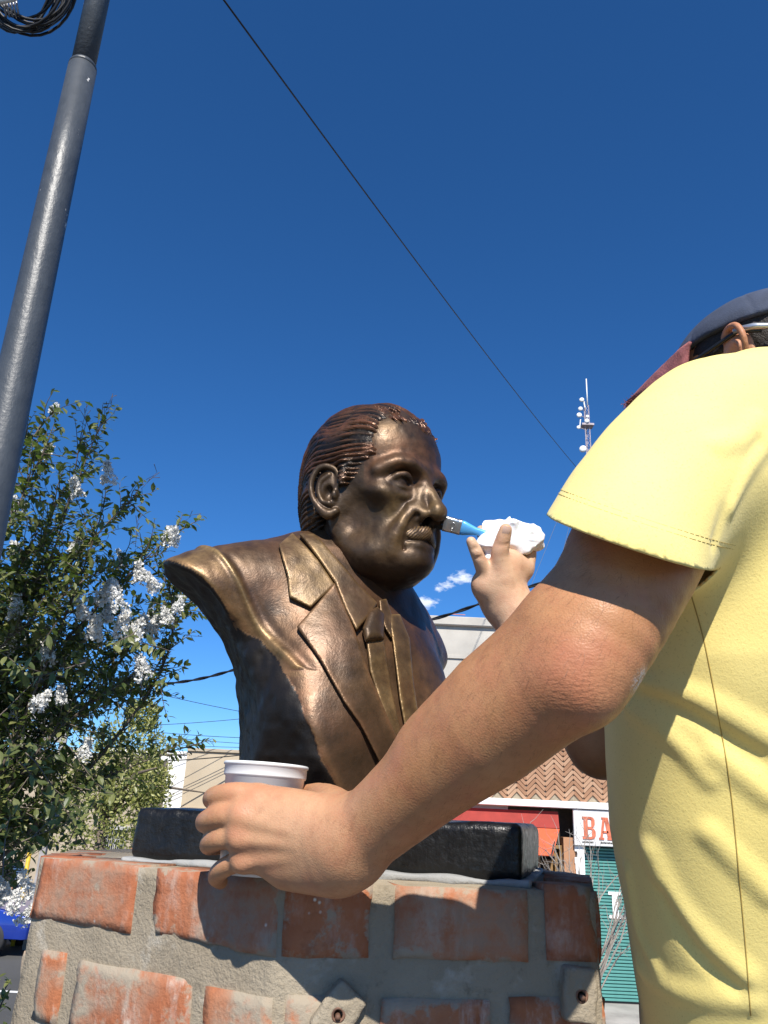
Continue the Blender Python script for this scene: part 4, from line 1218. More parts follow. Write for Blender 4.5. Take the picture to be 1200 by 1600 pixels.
        MB().tube([M @ Vector((0, -.002, 0)), M @ Vector((.001, -.013, -.002))], .0026, 8).build('bolt_end', M_RUST, bo, smooth=True)
    return ped
M_RUST = plain('rusty_steel', (.16, .085, .055), .7, .3, var=.4, scale=80)
def build_plinth():
    a = on_z(200, 1342, PED_TOP); b = on_z(818, 1380, PED_TOP)
    t = (b-a); L = np.linalg.norm(t); t = t/L; nn = np.array([-t[1], t[0], 0])
    c = (a+b)/2+nn*.15; hh = (PLINTH_TOP-PED_TOP)
    ang = math.degrees(math.atan2(t[1], t[0]))
    G = Field(); G.box((0, 0, hh/2), (L/2, .15, hh/2), r=.009, k=.001)
    G.fn(lambda P: vnoise(P*22, 3)*.0022+vnoise(P*70, 5)*.0009+vnoise(P*9, 6)*.0018, (-9,)*3, (9,)*3, mode='d')
    V, Q = G.mesh(.0034); V = relax(V, Q, 1, .3)
    V[:, 2] = np.clip(V[:, 2], -.0005, hh+.0012)
    V = V @ rz(R_(ang)).T+np.array([c[0], c[1], PED_TOP])
    o = link('plinth', mesh_np('plinth', V, Q), M_BLACK, None, label='black painted rough concrete slab between bust and brick pedestal', cat='plinth')
    # cement bed under the slab
    G = Field(); G.box((0, 0, -.001), (L/2+.008, .160, .0042), r=.003, k=.001)
    G.fn(lambda P: vnoise(P*26, 8)*.0025+vnoise(P*90, 5)*.001, (-9,)*3, (9,)*3, mode='d')
    V, Q = G.mesh(.004); V = V @ rz(R_(ang)).T+np.array([c[0], c[1], PED_TOP])
    link('cement_bed', mesh_np('cement_bed', V, Q), plain('grey_cement', (.30, .30, .29), .9, bump=.5, bscale=120), o)
    return o
# ------------------------------------------------------------------ cup, brush, paper
def lathe(prof, n=64):
    V = []; Fc = []
    for r, z in prof:
        for j in range(n): V.append((r*math.cos(2*math.pi*j/n), r*math.sin(2*math.pi*j/n), z))
    for i in range(len(prof)-1):
        for j in range(n):
            a = i*n+j; b = i*n+(j+1) % n; Fc.append((a, b, b+n, a+n))
    return V, Fc
def build_cup():
    c = pt(412, 1200, .832); zt = c[2]+.004; zb = PED_TOP+.001
    h = zt-zb
    R = .0425
    prof = [(.001, 0), (.034, 0), (.0345, .002), (R-.0018, h-.014), (R-.0005, h-.0135), (R, h-.012), (R, h-.0035), (R+.0012, h-.003), (R+.0014, h-.0008), (R+.0004, h), (R-.0014, h-.0004), (R-.0016, h-.006), (R-.004, h-.02), (.0325, .004), (.001, .004)]
    V, Fc = lathe(prof)
    M = Matrix.Translation((c[0], c[1], zb)) @ Matrix.Rotation(R_(1.5), 4, 'Y')
    V = [M @ Vector(v) for v in V]
    cup = MB().add(V, Fc).build('paint_cup', M_WHITEP, None, smooth=True, label='white plastic cup held on the pedestal edge by the near hand', cat='cup')
    V, Fc = lathe([(R-.0042, h-.030), (.0001, h-.030)]); V = [M @ Vector(v) for v in V]
    MB().add(V, Fc).build('paint', M_BRONZEPAINT, cup, smooth=True)
M_BRONZEPAINT = plain('bronze_paint', (.20, .12, .05), .3, .6)
def build_brush():
    a = pt(684, 815, 1.078); b = pt(790, 842, 1.062)         # from bristle tips to the butt
    ax = (b-a); Lb = np.linalg.norm(ax); ax /= Lb
    wd = _U-ax*(ax@_U); wd /= np.linalg.norm(wd); wd = wd*math.cos(R_(8))+np.cross(ax, wd)*math.sin(R_(8)); th = np.cross(ax, wd)
    def P(s, w, t): return a+ax*s+wd*w+th*t
    br = empty('paint_brush', tuple(b), label='blue handled flat paint brush touching the bust below the nose', cat='brush')
    # handle as lofted rounded sections
    secs = [(.030, .0098, .0052), (.036, .0098, .0056), (.042, .0080, .0054), (.052, .0052, .0048), (.066, .0045, .0042), (.080, .0046, .0040), (.088, .0048, .0036), (.093, .0034, .0024)]
    V = []; Fc = []; n = 20
    for s, w, t in secs:
        for j in range(n):
            an = 2*math.pi*j/n; cx, sx = math.cos(an), math.sin(an); e = .7
            V.append(P(s, w*math.copysign(abs(cx)**e, cx), t*math.copysign(abs(sx)**e, sx)))
    for i in range(len(secs)-1):
        for j in range(n):
            q = i*n+j; q2 = i*n+(j+1) % n; Fc.append((q, q2, q2+n, q+n))
    Fc += [tuple(range(n-1, -1, -1)), tuple(range((len(secs)-1)*n, len(secs)*n))]
    hd = MB().add(V, Fc).build('handle', plain('sky_blue_lacquer', (.10, .40, .78), .28, var=.06), br, smooth=True)
    # ferrule
    V = []; Fc = []
    secs = [(.0085, .0104, .0050), (.0095, .0108, .0054), (.0120, .0104, .0050), (.0135, .0108, .0054), (.0150, .0104, .0051), (.0275, .0102, .0053), (.0285, .0106, .0057), (.0300, .0102, .0053), (.0312, .0106, .0057), (.0325, .0101, .0054)]
    for s, w, t in secs:
        for j in range(n):
            an = 2*math.pi*j/n; cx, sx = math.cos(an), math.sin(an); e = .45
            V.append(P(s, w*math.copysign(abs(cx)**e, cx), t*math.copysign(abs(sx)**e, sx)))
    for i in range(len(secs)-1):
        for j in range(n):
            q = i*n+j; q2 = i*n+(j+1) % n; Fc.append((q, q2, q2+n, q+n))
    fe = MB().add(V, Fc).build('ferrule', plain('tinplate', (.62, .62, .60), .28, .95, var=.1, scale=120), br, smooth=True)
    # embossed "10" on the side that faces the camera
    sgn = -1 if (th@_F) > 0 else 1
    em = MB()
    em.tube([P(.0215+.0028*math.cos(q), .0008+.0040*math.sin(q), sgn*.00555) for q in np.linspace(0, 2*math.pi, 21)], .00065, 6, cap=False)
    em.tube([P(.0215, -.0078+.0, sgn*.0055), P(.0215, -.0052, sgn*.0055)], .00065, 6)
    em.build('stamped_number', fe.data.materials[0], fe, smooth=True)
    bl = MB(); rr = random.Random(3)
    for i in range(160):
        w = rr.uniform(-.0095, .0095); t = rr.uniform(-.0042, .0042)
        bl.tube([P(.011, w, t), P(.002, w*.98+rr.uniform(-.0006, .0006), t*.8), P(-.009+rr.uniform(0, .004), w*.9+rr.uniform(-.001, .001), t*.4)], [.0005, .00045, .0002], 4, cap=False)
    bl.build('bristles', plain('dark_bristle', (.03, .022, .015), .5), br, kind='stuff')
    # printed white marks along the handle
    mk = MB()
    for s0, segs in ((.070, [((0, -.0016), (0, .0014)), ((0, .0014), (.0022, .0014)), ((.0022, .0014), (.0008, -.0016))]), (.078, [((0, -.0014), (.0, .0014)), ((0, .0014), (.002, .0014)), ((0, 0), (.0016, 0))]), (.082, [((0, -.0014), (.002, -.0014)), ((.001, -.0014), (.001, .0012))])):
        for (s1, w1), (s2, w2) in segs:
            mk.tube([P(s0+s1, w1, sgn*.00425), P(s0+s2, w2, sgn*.00425)], .00028, 4)
    mk.build('printed_mark', M_WHITEP, hd)
    return br
def build_paper():
    m = Mt('white_tissue'); m.set(Roughness=.9, Base_Color=(.83, .83, .83), Subsurface_Weight=.1, Subsurface_Scale=.004)
    n = m.noise(60, 5, .6); m.color(m.ramp(n, [(.3, (.78, .78, .79)), (.7, (.86, .86, .86))])); m.bump(m.noise(120, 4, .6), .3, .002)
    G = Field()
    G.box(pt(806, 843, 1.084), (.021, .018, .015), r=.006, k=.004, rot=(10, 25, 20))
    G.box(pt(830, 836, 1.088), (.011, .016, .014), r=.004, k=.006, rot=(30, -10, 10))
    G.box(pt(776, 836, 1.088), (.015, .016, .013), r=.006, k=.008, rot=(0, 20, -15))
    G.chain([pt(770, 838, 1.068), pt(764, 860, 1.062), pt(760, 878, 1.058)], [.010, .008, .003], k=.01)
    G.chain([pt(768, 842, 1.062), pt(755, 850, 1.058)], [.008, .005], k=.01)
    def cr(P):
        a = np.abs(vnoise(P*52, 1)); b = np.abs(vnoise(P*105+7, 2)); c = np.abs(vnoise(P*30+3, 5))
        return .0095*a+.0022*b+.012*c-.0080
    G.fn(cr, (-9,)*3, (9,)*3, mode='d')
    V, Q = G.mesh(.0014)
    root = link('tissue', mesh_np('tissue', V, Q), m.m, None, label='crumpled white paper tissue held in the raised hand behind the brush', cat='tissue')
    rr = np.random.default_rng(6)
    for (x, y, d, w, h, rx) in ((818, 850, 1.066, .036, .030, 0.2), (822, 834, 1.072, .040, .026, -.4), (790, 832, 1.074, .036, .026, .5), (815, 864, 1.074, .040, .020, -.1), (766, 848, 1.060, .016, .026, .3)):
        n = 26; c = pt(x, y, d); o = rr.uniform(0, 30, 3); uu, vv = np.meshgrid(np.linspace(-.5, .5, n), np.linspace(-.5, .5, n), indexing='ij')
        ax, ay = _R*math.cos(rx)+_U*math.sin(rx), _U*math.cos(rx)-_R*math.sin(rx)
        q = np.stack([uu*9, vv*9, np.zeros_like(uu)], -1)+o
        hgt = (np.abs(vnoise(q*.35, 1))*.020+np.abs(vnoise(q*.8, 2))*.008+vnoise(q*.3+9, 3)*.008)
        ej = 1+.18*vnoise(q*.5+3, 4)
        P = c+(uu*w*ej)[..., None]*ax+(vv*h*ej)[..., None]*ay+(hgt+.05*(uu**2+vv**2)*.9)[..., None]*_F*1.0-_F*.004
        Fq = np.array([(i*n+j, (i+1)*n+j, (i+1)*n+j+1, i*n+j+1) for i in range(n-1) for j in range(n-1)])
        fo = link('fold', mesh_np('fold', P.reshape(-1, 3), Fq), m.m, root); md = fo.modifiers.new('t', 'SOLIDIFY'); md.thickness = .0005
    return root
# ------------------------------------------------------------------ street setting
def asphalt():
    m = Mt('worn_asphalt'); m.set(Roughness=.9)
    n1 = m.noise(.35, 5); n2 = m.noise(9, 5, .6); n3 = m.noise(90, 3, .7)
    c = m.ramp(n1, [(.3, (.055, .055, .054)), (.7, (.095, .094, .09))]); c = m.mix(m.math('MULTIPLY', m.mr(n2, .5, .7), .4), c, (.07, .07, .068))
    m.color(c); m.bump(m.math('ADD', n3, n2), .4, .01); return m.m
M_ASPH = asphalt()
M_PAVE = plain('concrete_paving', (.36, .34, .31), .9, var=.2, scale=2, bump=.4, bscale=40)
M_KERB = plain('kerb_concrete', (.42, .41, .38), .9, var=.15, bump=.3)
M_PLAST = plain('weathered_grey_render', (.46, .43, .38), .92, var=.16, scale=1.4, bump=.35, bscale=25)
M_WHITEW = plain('white_limewash', (.78, .77, .74), .9, var=.06, scale=1.2, bump=.2)
M_BEIGE = plain('beige_render', (.47, .39, .28), .92, var=.07, scale=1.0, bump=.25)
M_BEIGE2 = plain('beige_coping', (.40, .33, .24), .92, var=.1)
M_WHITEP2 = plain('white_trim_paint', (.80, .80, .78), .6, var=.05)
M_AWN = plain('orange_red_canvas', (.62, .115, .045), .8, var=.08)
M_AWN2 = plain('dark_red_canvas', (.30, .035, .025), .8, var=.1)
M_DARKW = plain('dark_stained_wood', (.055, .035, .02), .6, var=.3, scale=14)
M_OCHRE = plain('varnished_wood', (.26, .155, .06), .45, var=.25, scale=14)
M_GLASSD = plain('shop_glass', (.025, .03, .032), .08, var=.2)
M_TERRA = plain('terracotta_render', (.42, .22, .12), .9, var=.15, scale=3)
M_TEAL = plain('teal_shutter_paint', (.10, .30, .27), .55, var=.12, scale=3)
M_SIGNB = plain('white_sign_board', (.66, .65, .63), .55, var=.08, scale=5)
M_SIGNR = plain('orange_red_lettering', (.58, .15, .075), .6, var=.25, scale=12)
M_INK = plain('black_lettering', (.02, .02, .02), .5)
M_IRON = plain('black_iron', (.02, .02, .021), .5)
M_WIRE = plain('black_cable', (.010, .010, .011), .5)
M_GREYM = plain('grey_steel', (.30, .30, .31), .4, .6)
M_ROSE = plain('primer_red_rebar', (.55, .22, .20), .7, var=.2)
def hb_mat():
    m = Mt('herringbone_brick'); m.set(Roughness=.9)
    r = m.objrand(); n = m.noise(12, 5)
    c = m.ramp(r, [(0, (.30, .155, .085)), (.5, (.41, .235, .14)), (1, (.47, .30, .19))]); c = m.mix(m.math('MULTIPLY', n, .3), c, (.22, .12, .07))
    m.color(c); m.bump(m.noise(60, 4), .4, .004); return m.m
M_HB = hb_mat()
def ground():
    g = MB(); g.add([(-400, -200, 0), (400, -200, 0), (400, 800, 0), (-400, 800, 0)], [(0, 1, 2, 3)])
    g.build('road', M_ASPH, None, kind='structure')
    # pavement in front of the shops, and the one behind the parked car
    for nm, x0, x1, y0, y1 in (('pavement', .6, 40, YB-2.6, YB+.3), ('pavement', -60, -3.0, 21.6, 26)):
        b = MB().box((x0, y0+.16, -.05), (x1, y1, .13)); b.build(nm, M_PAVE, None, kind='structure')
        b = MB().box((x0, y0, -.05), (x1, y0+.155, .135)); b.build('kerb', M_KERB, None, kind='structure', bevel=.015)
    # painted parking line
    b = MB().box((-30, 14.6, .002), (-3, 14.72, .0045)); b.build('road_marking', M_WHITEP2, None, kind='structure')
YB = 15.0
def zat(px, py, Y=YB): return float(on_y(px, py, Y)[2])
def xat(px, py, Y=YB): return float(on_y(px, py, Y)[0])
def letter(poly_list, x0, z0, w, h, y, name, mat, par, depth=.02):
    b = MB()
    for poly in poly_list:
        b.prism([(x0+w*u, y, z0+h*v) for u, v in poly], (0, depth, 0))
    return b.build(name, mat, par)
def box_part(name, mat, par, lo, hi, bevel=0): return MB().box(lo, hi).build(name, mat, par, bevel=bevel)
def shop():
    X0, X1 = xat(640, 1250), xat(640, 1250)+16
    z_band0, z_band1 = zat(880, 1263), zat(880, 1252)
    ztop = 6.3
    s = empty('shop_building', ((X0+X1)/2, YB+3, 0), label='corner shop building with herringbone brick, white band and red awning behind the arm', cat='building')
    # main body set back; openings are left in the ground floor
    box_part('wall', M_PLAST, s, (X0, YB+.02, z_band1+1.28), (X1, YB+8, ztop))
    box_part('brick_backing', M_MORTAR, s, (X0, YB+.02, z_band1), (X1, YB+7.9, z_band1+1.275))
    for k, dz in enumerate((.62, 1.05)): box_part('cornice_line', M_PLAST, s, (X0-.02, YB-.015, ztop-dz), (X1, YB+.015, ztop-dz+.05))
    box_part('parapet', M_PLAST, s, (X0-.06, YB-.07, ztop), (X1, YB+.35, ztop+.17), .015)
    box_part('white_band', M_WHITEP2, s, (X0-.05, YB-.16, z_band0), (X1, YB+.1, z_band1), .01)
    # herringbone bricks
    xa, xb = xat(770, 1240), xat(1010, 1240); za, zb = z_band1+.015, z_band1+1.26
    Lb, Wb = .24, .062; me = MB().box((-Lb/2, -.012, -Wb/2+.004), (Lb/2, .05, Wb/2-.004)).mesh('brick', bevel=.004)
    me.materials.append(M_HB)
    n = 0; step = Wb*math.sqrt(2); Lp = Lb/math.sqrt(2)
    i0 = 0
    cols = int((xb-xa)/(Lp))+3; rows = int((zb-za)/step)+6
    for c in range(cols):
        for r in range(rows):
            x = xa+c*Lp; z = za-.2+r*step
            if not (xa-.1 < x < xb+.1 and za-.02 < z < zb-.085): continue
            o = bpy.data.objects.new('brick', me); COL.objects.link(o)
            o.location = (x, YB+random.uniform(-.004, .003), z+random.uniform(-.003, .003)); o.rotation_euler = (0, R_(45 if c % 2 else -45)+random.uniform(-.02, .02), 0)
            o.parent = s; o.matrix_parent_inverse = world_of(s).inverted(); n += 1
            if n >= 300: break
        if n >= 300: break
    box_part('dark_infill', M_DARKW, s, (X0, YB+.5, .13), (X1, YB+.6, z_band0))  # added sheet closing the openings; its dark colour stands for interior shade
    # ground floor piers and openings
    zs = z_band0
    xc0, xc1 = xat(883, 1400), xat(901, 1400)          # terracotta pier
    xw0, xw1 = xat(901, 1400), xat(915, 1400)          # white pier edge
    zsb = zat(930, 1322)                                # underside of the sign
    box_part('wall', M_PLAST, s, (X0, YB+.02, .13), (xat(800, 1380)-.05, YB+.3, zs))
    box_part('pier', M_TERRA, s, (xc0, YB-.02, .13), (xc1, YB+.3, zsb+.12))
    # white rough-edged strip beside the pier
    b = MB(); zz = np.linspace(.13, zsb, 26)
    for k in range(25):
        w = .02*math.sin(k*1.7)+.015*math.sin(k*3.1)
        b.box((xw0+w, YB-.045, zz[k]), (xw1, YB+.28, zz[k+1]))
    b.build('pier', M_WHITEP2, s)
    # doorway with stepped wooden frame, blinds
    xd0, xd1 = xat(800, 1380)-.05, xc0
    zd = zat(850, 1318)
    box_part('lintel', M_DARKW, s, (xd0, YB+.25, zd), (xd1, YB+.4, zs))
    for k in range(4):
        i = k*.12; y = YB+.10+k*.06; zt = zd-.02-k*.12; xr0 = xat(832, 1380)
        for (lo, hi) in (((xr0+i, y, .13), (xr0+i+.06, y+.06, zt)), ((xd1-.05-i*.6, y, .13), (xd1-i*.6, y+.06, zt)), ((xr0+i+.06, y, zt-.06), (xd1-.05-i*.6, y+.06, zt))):
            box_part('door_frame', M_OCHRE, s, lo, hi, .006)
    box_part('door_glass', M_GLASSD, s, (xat(832, 1380)+.40, YB+.36, .13), (xd1-.25, YB+.37, zd-.5))
    for k in range(24): box_part('blind_slat', M_OCHRE, s, (xat(832, 1380)+.42, YB+.33, zd-.62-k*.055), (xd1-.3, YB+.355, zd-.60-k*.055))
    # awning
    za1, za0 = zat(780, 1292), zat(800, 1312); xa0, xa1 = xat(640, 1300), xat(872, 1290)
    aw = MB(); out = .9
    aw.prism([(xa0, YB-.02, zs-.06), (xa1, YB-.02, zs-.06), (xa1, YB-.10, za1+.02), (xa0, YB-.10, za1+.02)], (0, .03, 0))
    a_ob = aw.build('awning_hood', M_AWN2, s)
    aw = MB()
    aw.prism([(xa0, YB-.11, za1+.01), (xa1, YB-.11, za1+.01), (xa1-.30, YB-out, za0-.20), (xa0, YB-out, za0-.20)], (0, .012, -.012))
    aw.build('awning_canvas', M_AWN, s)
    MB().tube([(xa1-.02, YB-.05, za1), (xa1-.32, YB-out, za0-.19)], .015, 8).build('awning_arm', M_IRON, s)
    # sign board with its lettering
    xs0 = xat(894, 1290); xs1 = xs0+3.2; zs1 = zs-.01
    sg = empty('shop_sign', ((xs0+xs1)/2, YB-.1, zsb), label='white sign board with orange red BA lettering beside the yellow shirt', cat='sign')
    box_part('board', M_SIGNB, sg, (xs0, YB-.12, zsb), (xs1, YB-.05, zs1), .01)
    y = YB-.135
    x1, x2 = xat(907, 1290), xat(928, 1290); zl0, zl1 = zat(915, 1311), zat(915, 1276)
    Bp = [[(0, 0), (.62, 0), (.62, .11), (0, .11)], [(0, .89), (.62, .89), (.62, 1), (0, 1)], [(.10, .11), (.40, .11), (.40, .89), (.10, .89)], [(.40, .44), (.66, .44), (.66, .56), (.40, .56)],
          [(.62, 0), (.84, .04), (.96, .16), (.96, .36), (.84, .47), (.66, .50), (.66, .44), (.70, .40), (.70, .14), (.62, .11)],
          [(.62, 1), (.80, .97), (.92, .86), (.92, .66), (.82, .54), (.66, .50), (.66, .56), (.67, .60), (.67, .86), (.62, .89)]]
    Ap = [[(0, 0), (.36, 0), (.36, .10), (0, .10)], [(.58, 0), (1.0, 0), (1.0, .10), (.58, .10)], [(.10, .10), (.26, .10), (.47, .92), (.30, .92)], [(.62, .10), (.92, .10), (.68, 1), (.40, 1), (.40, .93), (.44, .93)],
          [(.25, .30), (.68, .30), (.66, .40), (.28, .40)], [(.22, .93), (.42, .93), (.42, 1), (.22, 1)]]
    letter(Bp, x1, zl0, x2-x1, zl1-zl0, y, 'letter', M_SIGNR, sg)
    x3, x4 = xat(932, 1290), xat(954, 1290)
    letter(Ap, x3, zl0, x4-x3, zl1-zl0, y, 'letter', M_SIGNR, sg)
    # the small black line of print under the letters, too small to read
    b = MB(); x = x1-.01; zt0 = zat(915, 1316)-.01
    for k in range(26):
        w = random.uniform(.012, .026)
        if k in (8, 9, 10, 11): x += .03; continue
        b.box((x, y+.01, zt0), (x+w, y+.02, zt0+random.uniform(.022, .034))); x += w+.006
        if x > x4+.1: break
    b.build('small_print', M_INK, sg, kind='stuff')
    # teal roller shutter, slat by slat
    xr0, xr1 = xw1+.01, xs1; zr1 = zsb-.02; zr0 = .16
    sh = me = MB(); ns = 46; p = (zr1-zr0)/ns
    slat = MB(); slat.prism([(xr0, YB+.16, 0), (xr0, YB+.13, .012), (xr0, YB+.128, p-.016), (xr0, YB+.16, p-.004)], (xr1-xr0, 0, 0)); sm = slat.mesh('shutter_slat'); sm.materials.append(M_TEAL)
    for k in range(ns):
        o = bpy.data.objects.new('shutter_slat', sm); COL.objects.link(o); o.location = (0, random.uniform(-.002, .002), zr0+k*p); o.parent = s; o.matrix_parent_inverse = world_of(s).inverted()
    box_part('shutter_backing', M_IRON, s, (xr0, YB+.165, .13), (xr1, YB+.19, zr1+.02))
    # white painted stroke of a letter on the shutter
    xl0, xl1 = xat(960, 1415), xat(960, 1415)+.55; zl = zat(955, 1436); zh = zat(955, 1394)
    b = MB(); yy = YB+.118
    b.box((xl0-.06, yy, zl), (xl0+.16, yy+.006, zl+.05)); b.box((xl0, yy, zl+.05), (xl0+.10, yy+.006, zh-.05)); b.box((xl0-.06, yy, zh-.05), (xl0+.16, yy+.006, zh))
    b.build('painted_letter', M_WHITEP2, s)
    box_part('wall', M_PLAST, s, (xs1, YB+.02, .13), (X1, YB+.3, zs))
    # rebar loops sticking out of the roof slab
    rb = empty('rebar_loops', (xat(712, 1000), YB+.15, ztop+.17), label='pair of pink rusty rebar loops standing on the grey roof edge', cat='rebar')
    for px in (706, 720):
        x = xat(px, 995); zb = ztop+.17-.05; zt = zat(px, 980)
        MB().tube([(x-.07, YB+.15, zb)]+[(x-.07*math.cos(a), YB+.15, zt-.07+.07*math.sin(a)) for a in np.linspace(0, math.pi, 9)]+[(x+.07, YB+.15, zb)], .012, 6).build('loop', M_ROSE, rb, smooth=True)
    MB().tube([(xat(700, 998), YB+.15, ztop+.26), (xat(728, 998), YB+.15, ztop+.26)], .009, 6).build('tie_bar', M_ROSE, rb)
    # loudspeaker-like dark bird nest on the ledge is a dark lump of pigeons' nest
    return s
def left_buildings():
    Y = 27.0
    xa, xb, xc = xat(236, 1200, Y), xat(290, 1200, Y), xat(560, 1200, Y)
    zt = zat(300, 1177, Y)
    w = empty('white_house', ((xa+xb)/2, Y+3, 0), label='white limewashed wall just right of the round tree', cat='building')
    box_part('wall', M_WHITEW, w, (xa-1.5, Y, .0), (xb, Y+6, zt-.05)); box_part('coping', M_WHITEW, w, (xa-1.5, Y-.06, zt-.05), (xb, Y+.3, zt+.04), .01)
    b = empty('beige_building', ((xb+xc)/2, Y+3, 0), label='low beige rendered building behind the cup and bust', cat='building')
    box_part('wall', M_BEIGE, b, (xb+.01, Y-.05, zat(330, 1263, Y)), (xc, Y+6, zt+.06)); box_part('coping', M_BEIGE2, b, (xb+.01, Y-.12, zt+.06), (xc, Y+.3, zt+.16), .01)
    box_part('lower_wall', M_BEIGE2, b, (xb+.01, Y-.14, 0), (xc, Y+5.9, zat(330, 1263, Y)-.003))
    # barred window in a house behind the trees
    Y2 = 24.0
    h = empty('grey_house', (xat(80, 1250, Y2), Y2+3, 0), label='grey house with a black barred window behind the trees', cat='building')
    x0, x1 = xat(-60, 1250, Y2), xat(215, 1250, Y2); wx0, wx1 = xat(156, 1310, Y2), xat(198, 1310, Y2); wz0, wz1 = zat(175, 1352, Y2), zat(175, 1296, Y2)
    ht = zat(60, 1172, Y2)
    box_part('wall', M_BEIGE2, h, (x0, Y2, 0), (wx0, Y2+4, ht)); box_part('wall', M_BEIGE2, h, (wx1, Y2, 0), (x1, Y2+4, ht)); box_part('wall', M_BEIGE2, h, (wx0, Y2, 0), (wx1, Y2+4, wz0)); box_part('wall', M_BEIGE2, h, (wx0, Y2, wz1), (wx1, Y2+4, ht))
    box_part('window_pane', M_GLASSD, h, (wx0, Y2+.25, wz0), (wx1, Y2+.27, wz1))
    gr = MB()
    box_part('window_frame', M_KERB, h, (wx0-.08, Y2-.04, wz1), (wx1+.08, Y2+.1, wz1+.10))
    box_part('window_mullion', M_KERB, h, ((wx0+wx1)/2-.03, Y2+.15, wz0), ((wx0+wx1)/2+.03, Y2+.24, wz1))
    for k in range(13):
        x = wx0+.03+(wx1-wx0-.06)*k/12; MB().tube([(x, Y2+.05, wz0), (x, Y2+.05, wz1)], .009, 5).build('window_bar', M_KERB, h)
    for z in (wz0+.25, wz1-.25): MB().tube([(wx0, Y2+.05, z), (wx1, Y2+.05, z)], .010, 5).build('window_bar', M_KERB, h)
    # corrugated grey roof seen through the leaves
    r = empty('shed_roof', (xat(40, 1110, 18.5), 18.5, 0), label='grey plank shed roof glimpsed through the flowering tree', cat='roof')
    for k in range(7):
        z = zat(40, 1158, 18.5)+k*.155
        box_part('plank', M_GREYW, r, (xat(-70, 1110, 18.5), 18.5-k*.01, z), (xat(112, 1110, 18.5)-k*.02, 18.56, z+.135), .008)
    for x in (xat(-60, 1110, 18.5), xat(100, 1110, 18.5)): box_part('post', M_GREYW, r, (x, 18.57, 0), (x+.12, 18.69, zat(40, 1085, 18.5)))
M_GREYW = plain('silvered_planks', (.30, .28, .26), .85, var=.25, scale=5, bump=.3, bscale=30)
def cable(name, pts, r, label, sag=0, n=24, twist=None, cat='cable', mat=None, group=None):
    a, b = np.array(pts[0], float), np.array(pts[1], float)
    P = [a+(b-a)*t-np.array([0, 0, sag*4*t*(1-t)]) for t in np.linspace(0, 1, n)]
    m = mat or M_WIRE
    if not twist:
        return MB().tube(P, r, 6).build(name, m, None, smooth=True, label=label, cat=cat, group=group)
    root = empty(name, tuple(a), label=label, cat=cat)
    L = np.linalg.norm(b-a); t = (b-a)/L; u = np.cross(t, [0, 0, 1]); u /= np.linalg.norm(u); v = np.cross(t, u)
    N = int(L/twist*8)
    for ph in (0, math.pi):
        Q = []
        for k in range(N+1):
            s = k/N; c = a+(b-a)*s-np.array([0, 0, sag*4*s*(1-s)])+np.array([0, 0, .03*math.sin(s*23)*.5]); an = ph+2*math.pi*s*L/twist
            Q.append(c+(u*math.cos(an)+v*math.sin(an))*r*.9)
        MB().tube(Q, r, 6).build('strand', m, root, smooth=True)
    return root
def wires():
    cable('overhead_cable', (up(322, -38, 5.2), up(960, 795, 26)), .0075, 'long thin black cable crossing the blue sky diagonally', sag=.25, n=40)
    a, b = up(196, 1081, 10.5), up(905, 893, 8.2)
    cable('twisted_cable', (a, b), .011, 'twisted black service cable passing behind the bust and the raised wrist', sag=.11, twist=.55)
    labs = ['topmost fine wire, sloping down to the right into the bust side', 'thin nearly level wire left of the bust above the lower bunch', 'second thin wire of the lower bunch left of the bust', 'thin wire of the lower bunch running into the bust side', 'lowest thin wire of the bunch above the white wall', 'dark cable along the top of the white and beige walls']
    for k, (p, q, r) in enumerate((((205, 1074), (440, 1123), .009), ((215, 1134), (440, 1116), .009), ((225, 1142), (440, 1154), .009), ((225, 1148), (440, 1164), .008), ((225, 1160), (440, 1168), .008), ((236, 1190), (440, 1172), .018))):
        cable('street_wire', (up(*p, 24), up(*q, 26)), r, labs[k], sag=.05, group='fine wires left of the bust')
    for k, (p, q) in enumerate((((902, 735), (822, 935)), ((908, 745), (862, 935)))):
        cable('guy_wire', (up(*p, 58), up(*q, 40)), .012, ['left faint guy wire running down from the antenna mast', 'right faint guy wire running down from the antenna mast'][k], mat=M_GREYM)
def coil():
    root = empty('cable_coil', tuple(up(30, -30, 3.22)), label='coil of black cable hanging at the top left corner beside the pole', cat='cable coil')
    rr = random.Random(4)
    for k in range(13):
        cx, cy = 30+rr.uniform(-8, 14), -58+rr.uniform(-14, 8); rx, ry = rr.uniform(58, 84), rr.uniform(96, 120); d = 3.22+rr.uniform(-.03, .03); tl = rr.uniform(-.35, .05)
        P = []
        for a in np.linspace(0, 2*math.pi, 33)[:-1]:
            x, y = rx*math.cos(a), ry*math.sin(a); P.append(up(cx+x*math.cos(tl)-y*math.sin(tl), cy+x*math.sin(tl)+y*math.cos(tl), d+.03*math.sin(a+k)))
        P.append(P[0])
        MB().tube(P, .0058, 6, cap=False).build('loop', M_WIRE, root, smooth=True)
    for k in range(5):
        x = 4+k*5; MB().tube([up(x, -6, 3.19), up(x+3, 12, 3.19), up(x+6, 27, 3.20)], .0045, 6).build('loop', M_GREYM, root, smooth=True)
    MB().tube([up(-40, 10, 3.17), up(22, -2, 3.17), up(40, -20, 3.17)], .011, 8).build('bracket', M_WHITEP2, root, smooth=True)
    MB().tube([up(40, -20, 3.17), up(120, -90, 3.17), up(170, -92, 3.12)], .011, 8).build('bracket', M_WHITEP2, root, smooth=True)
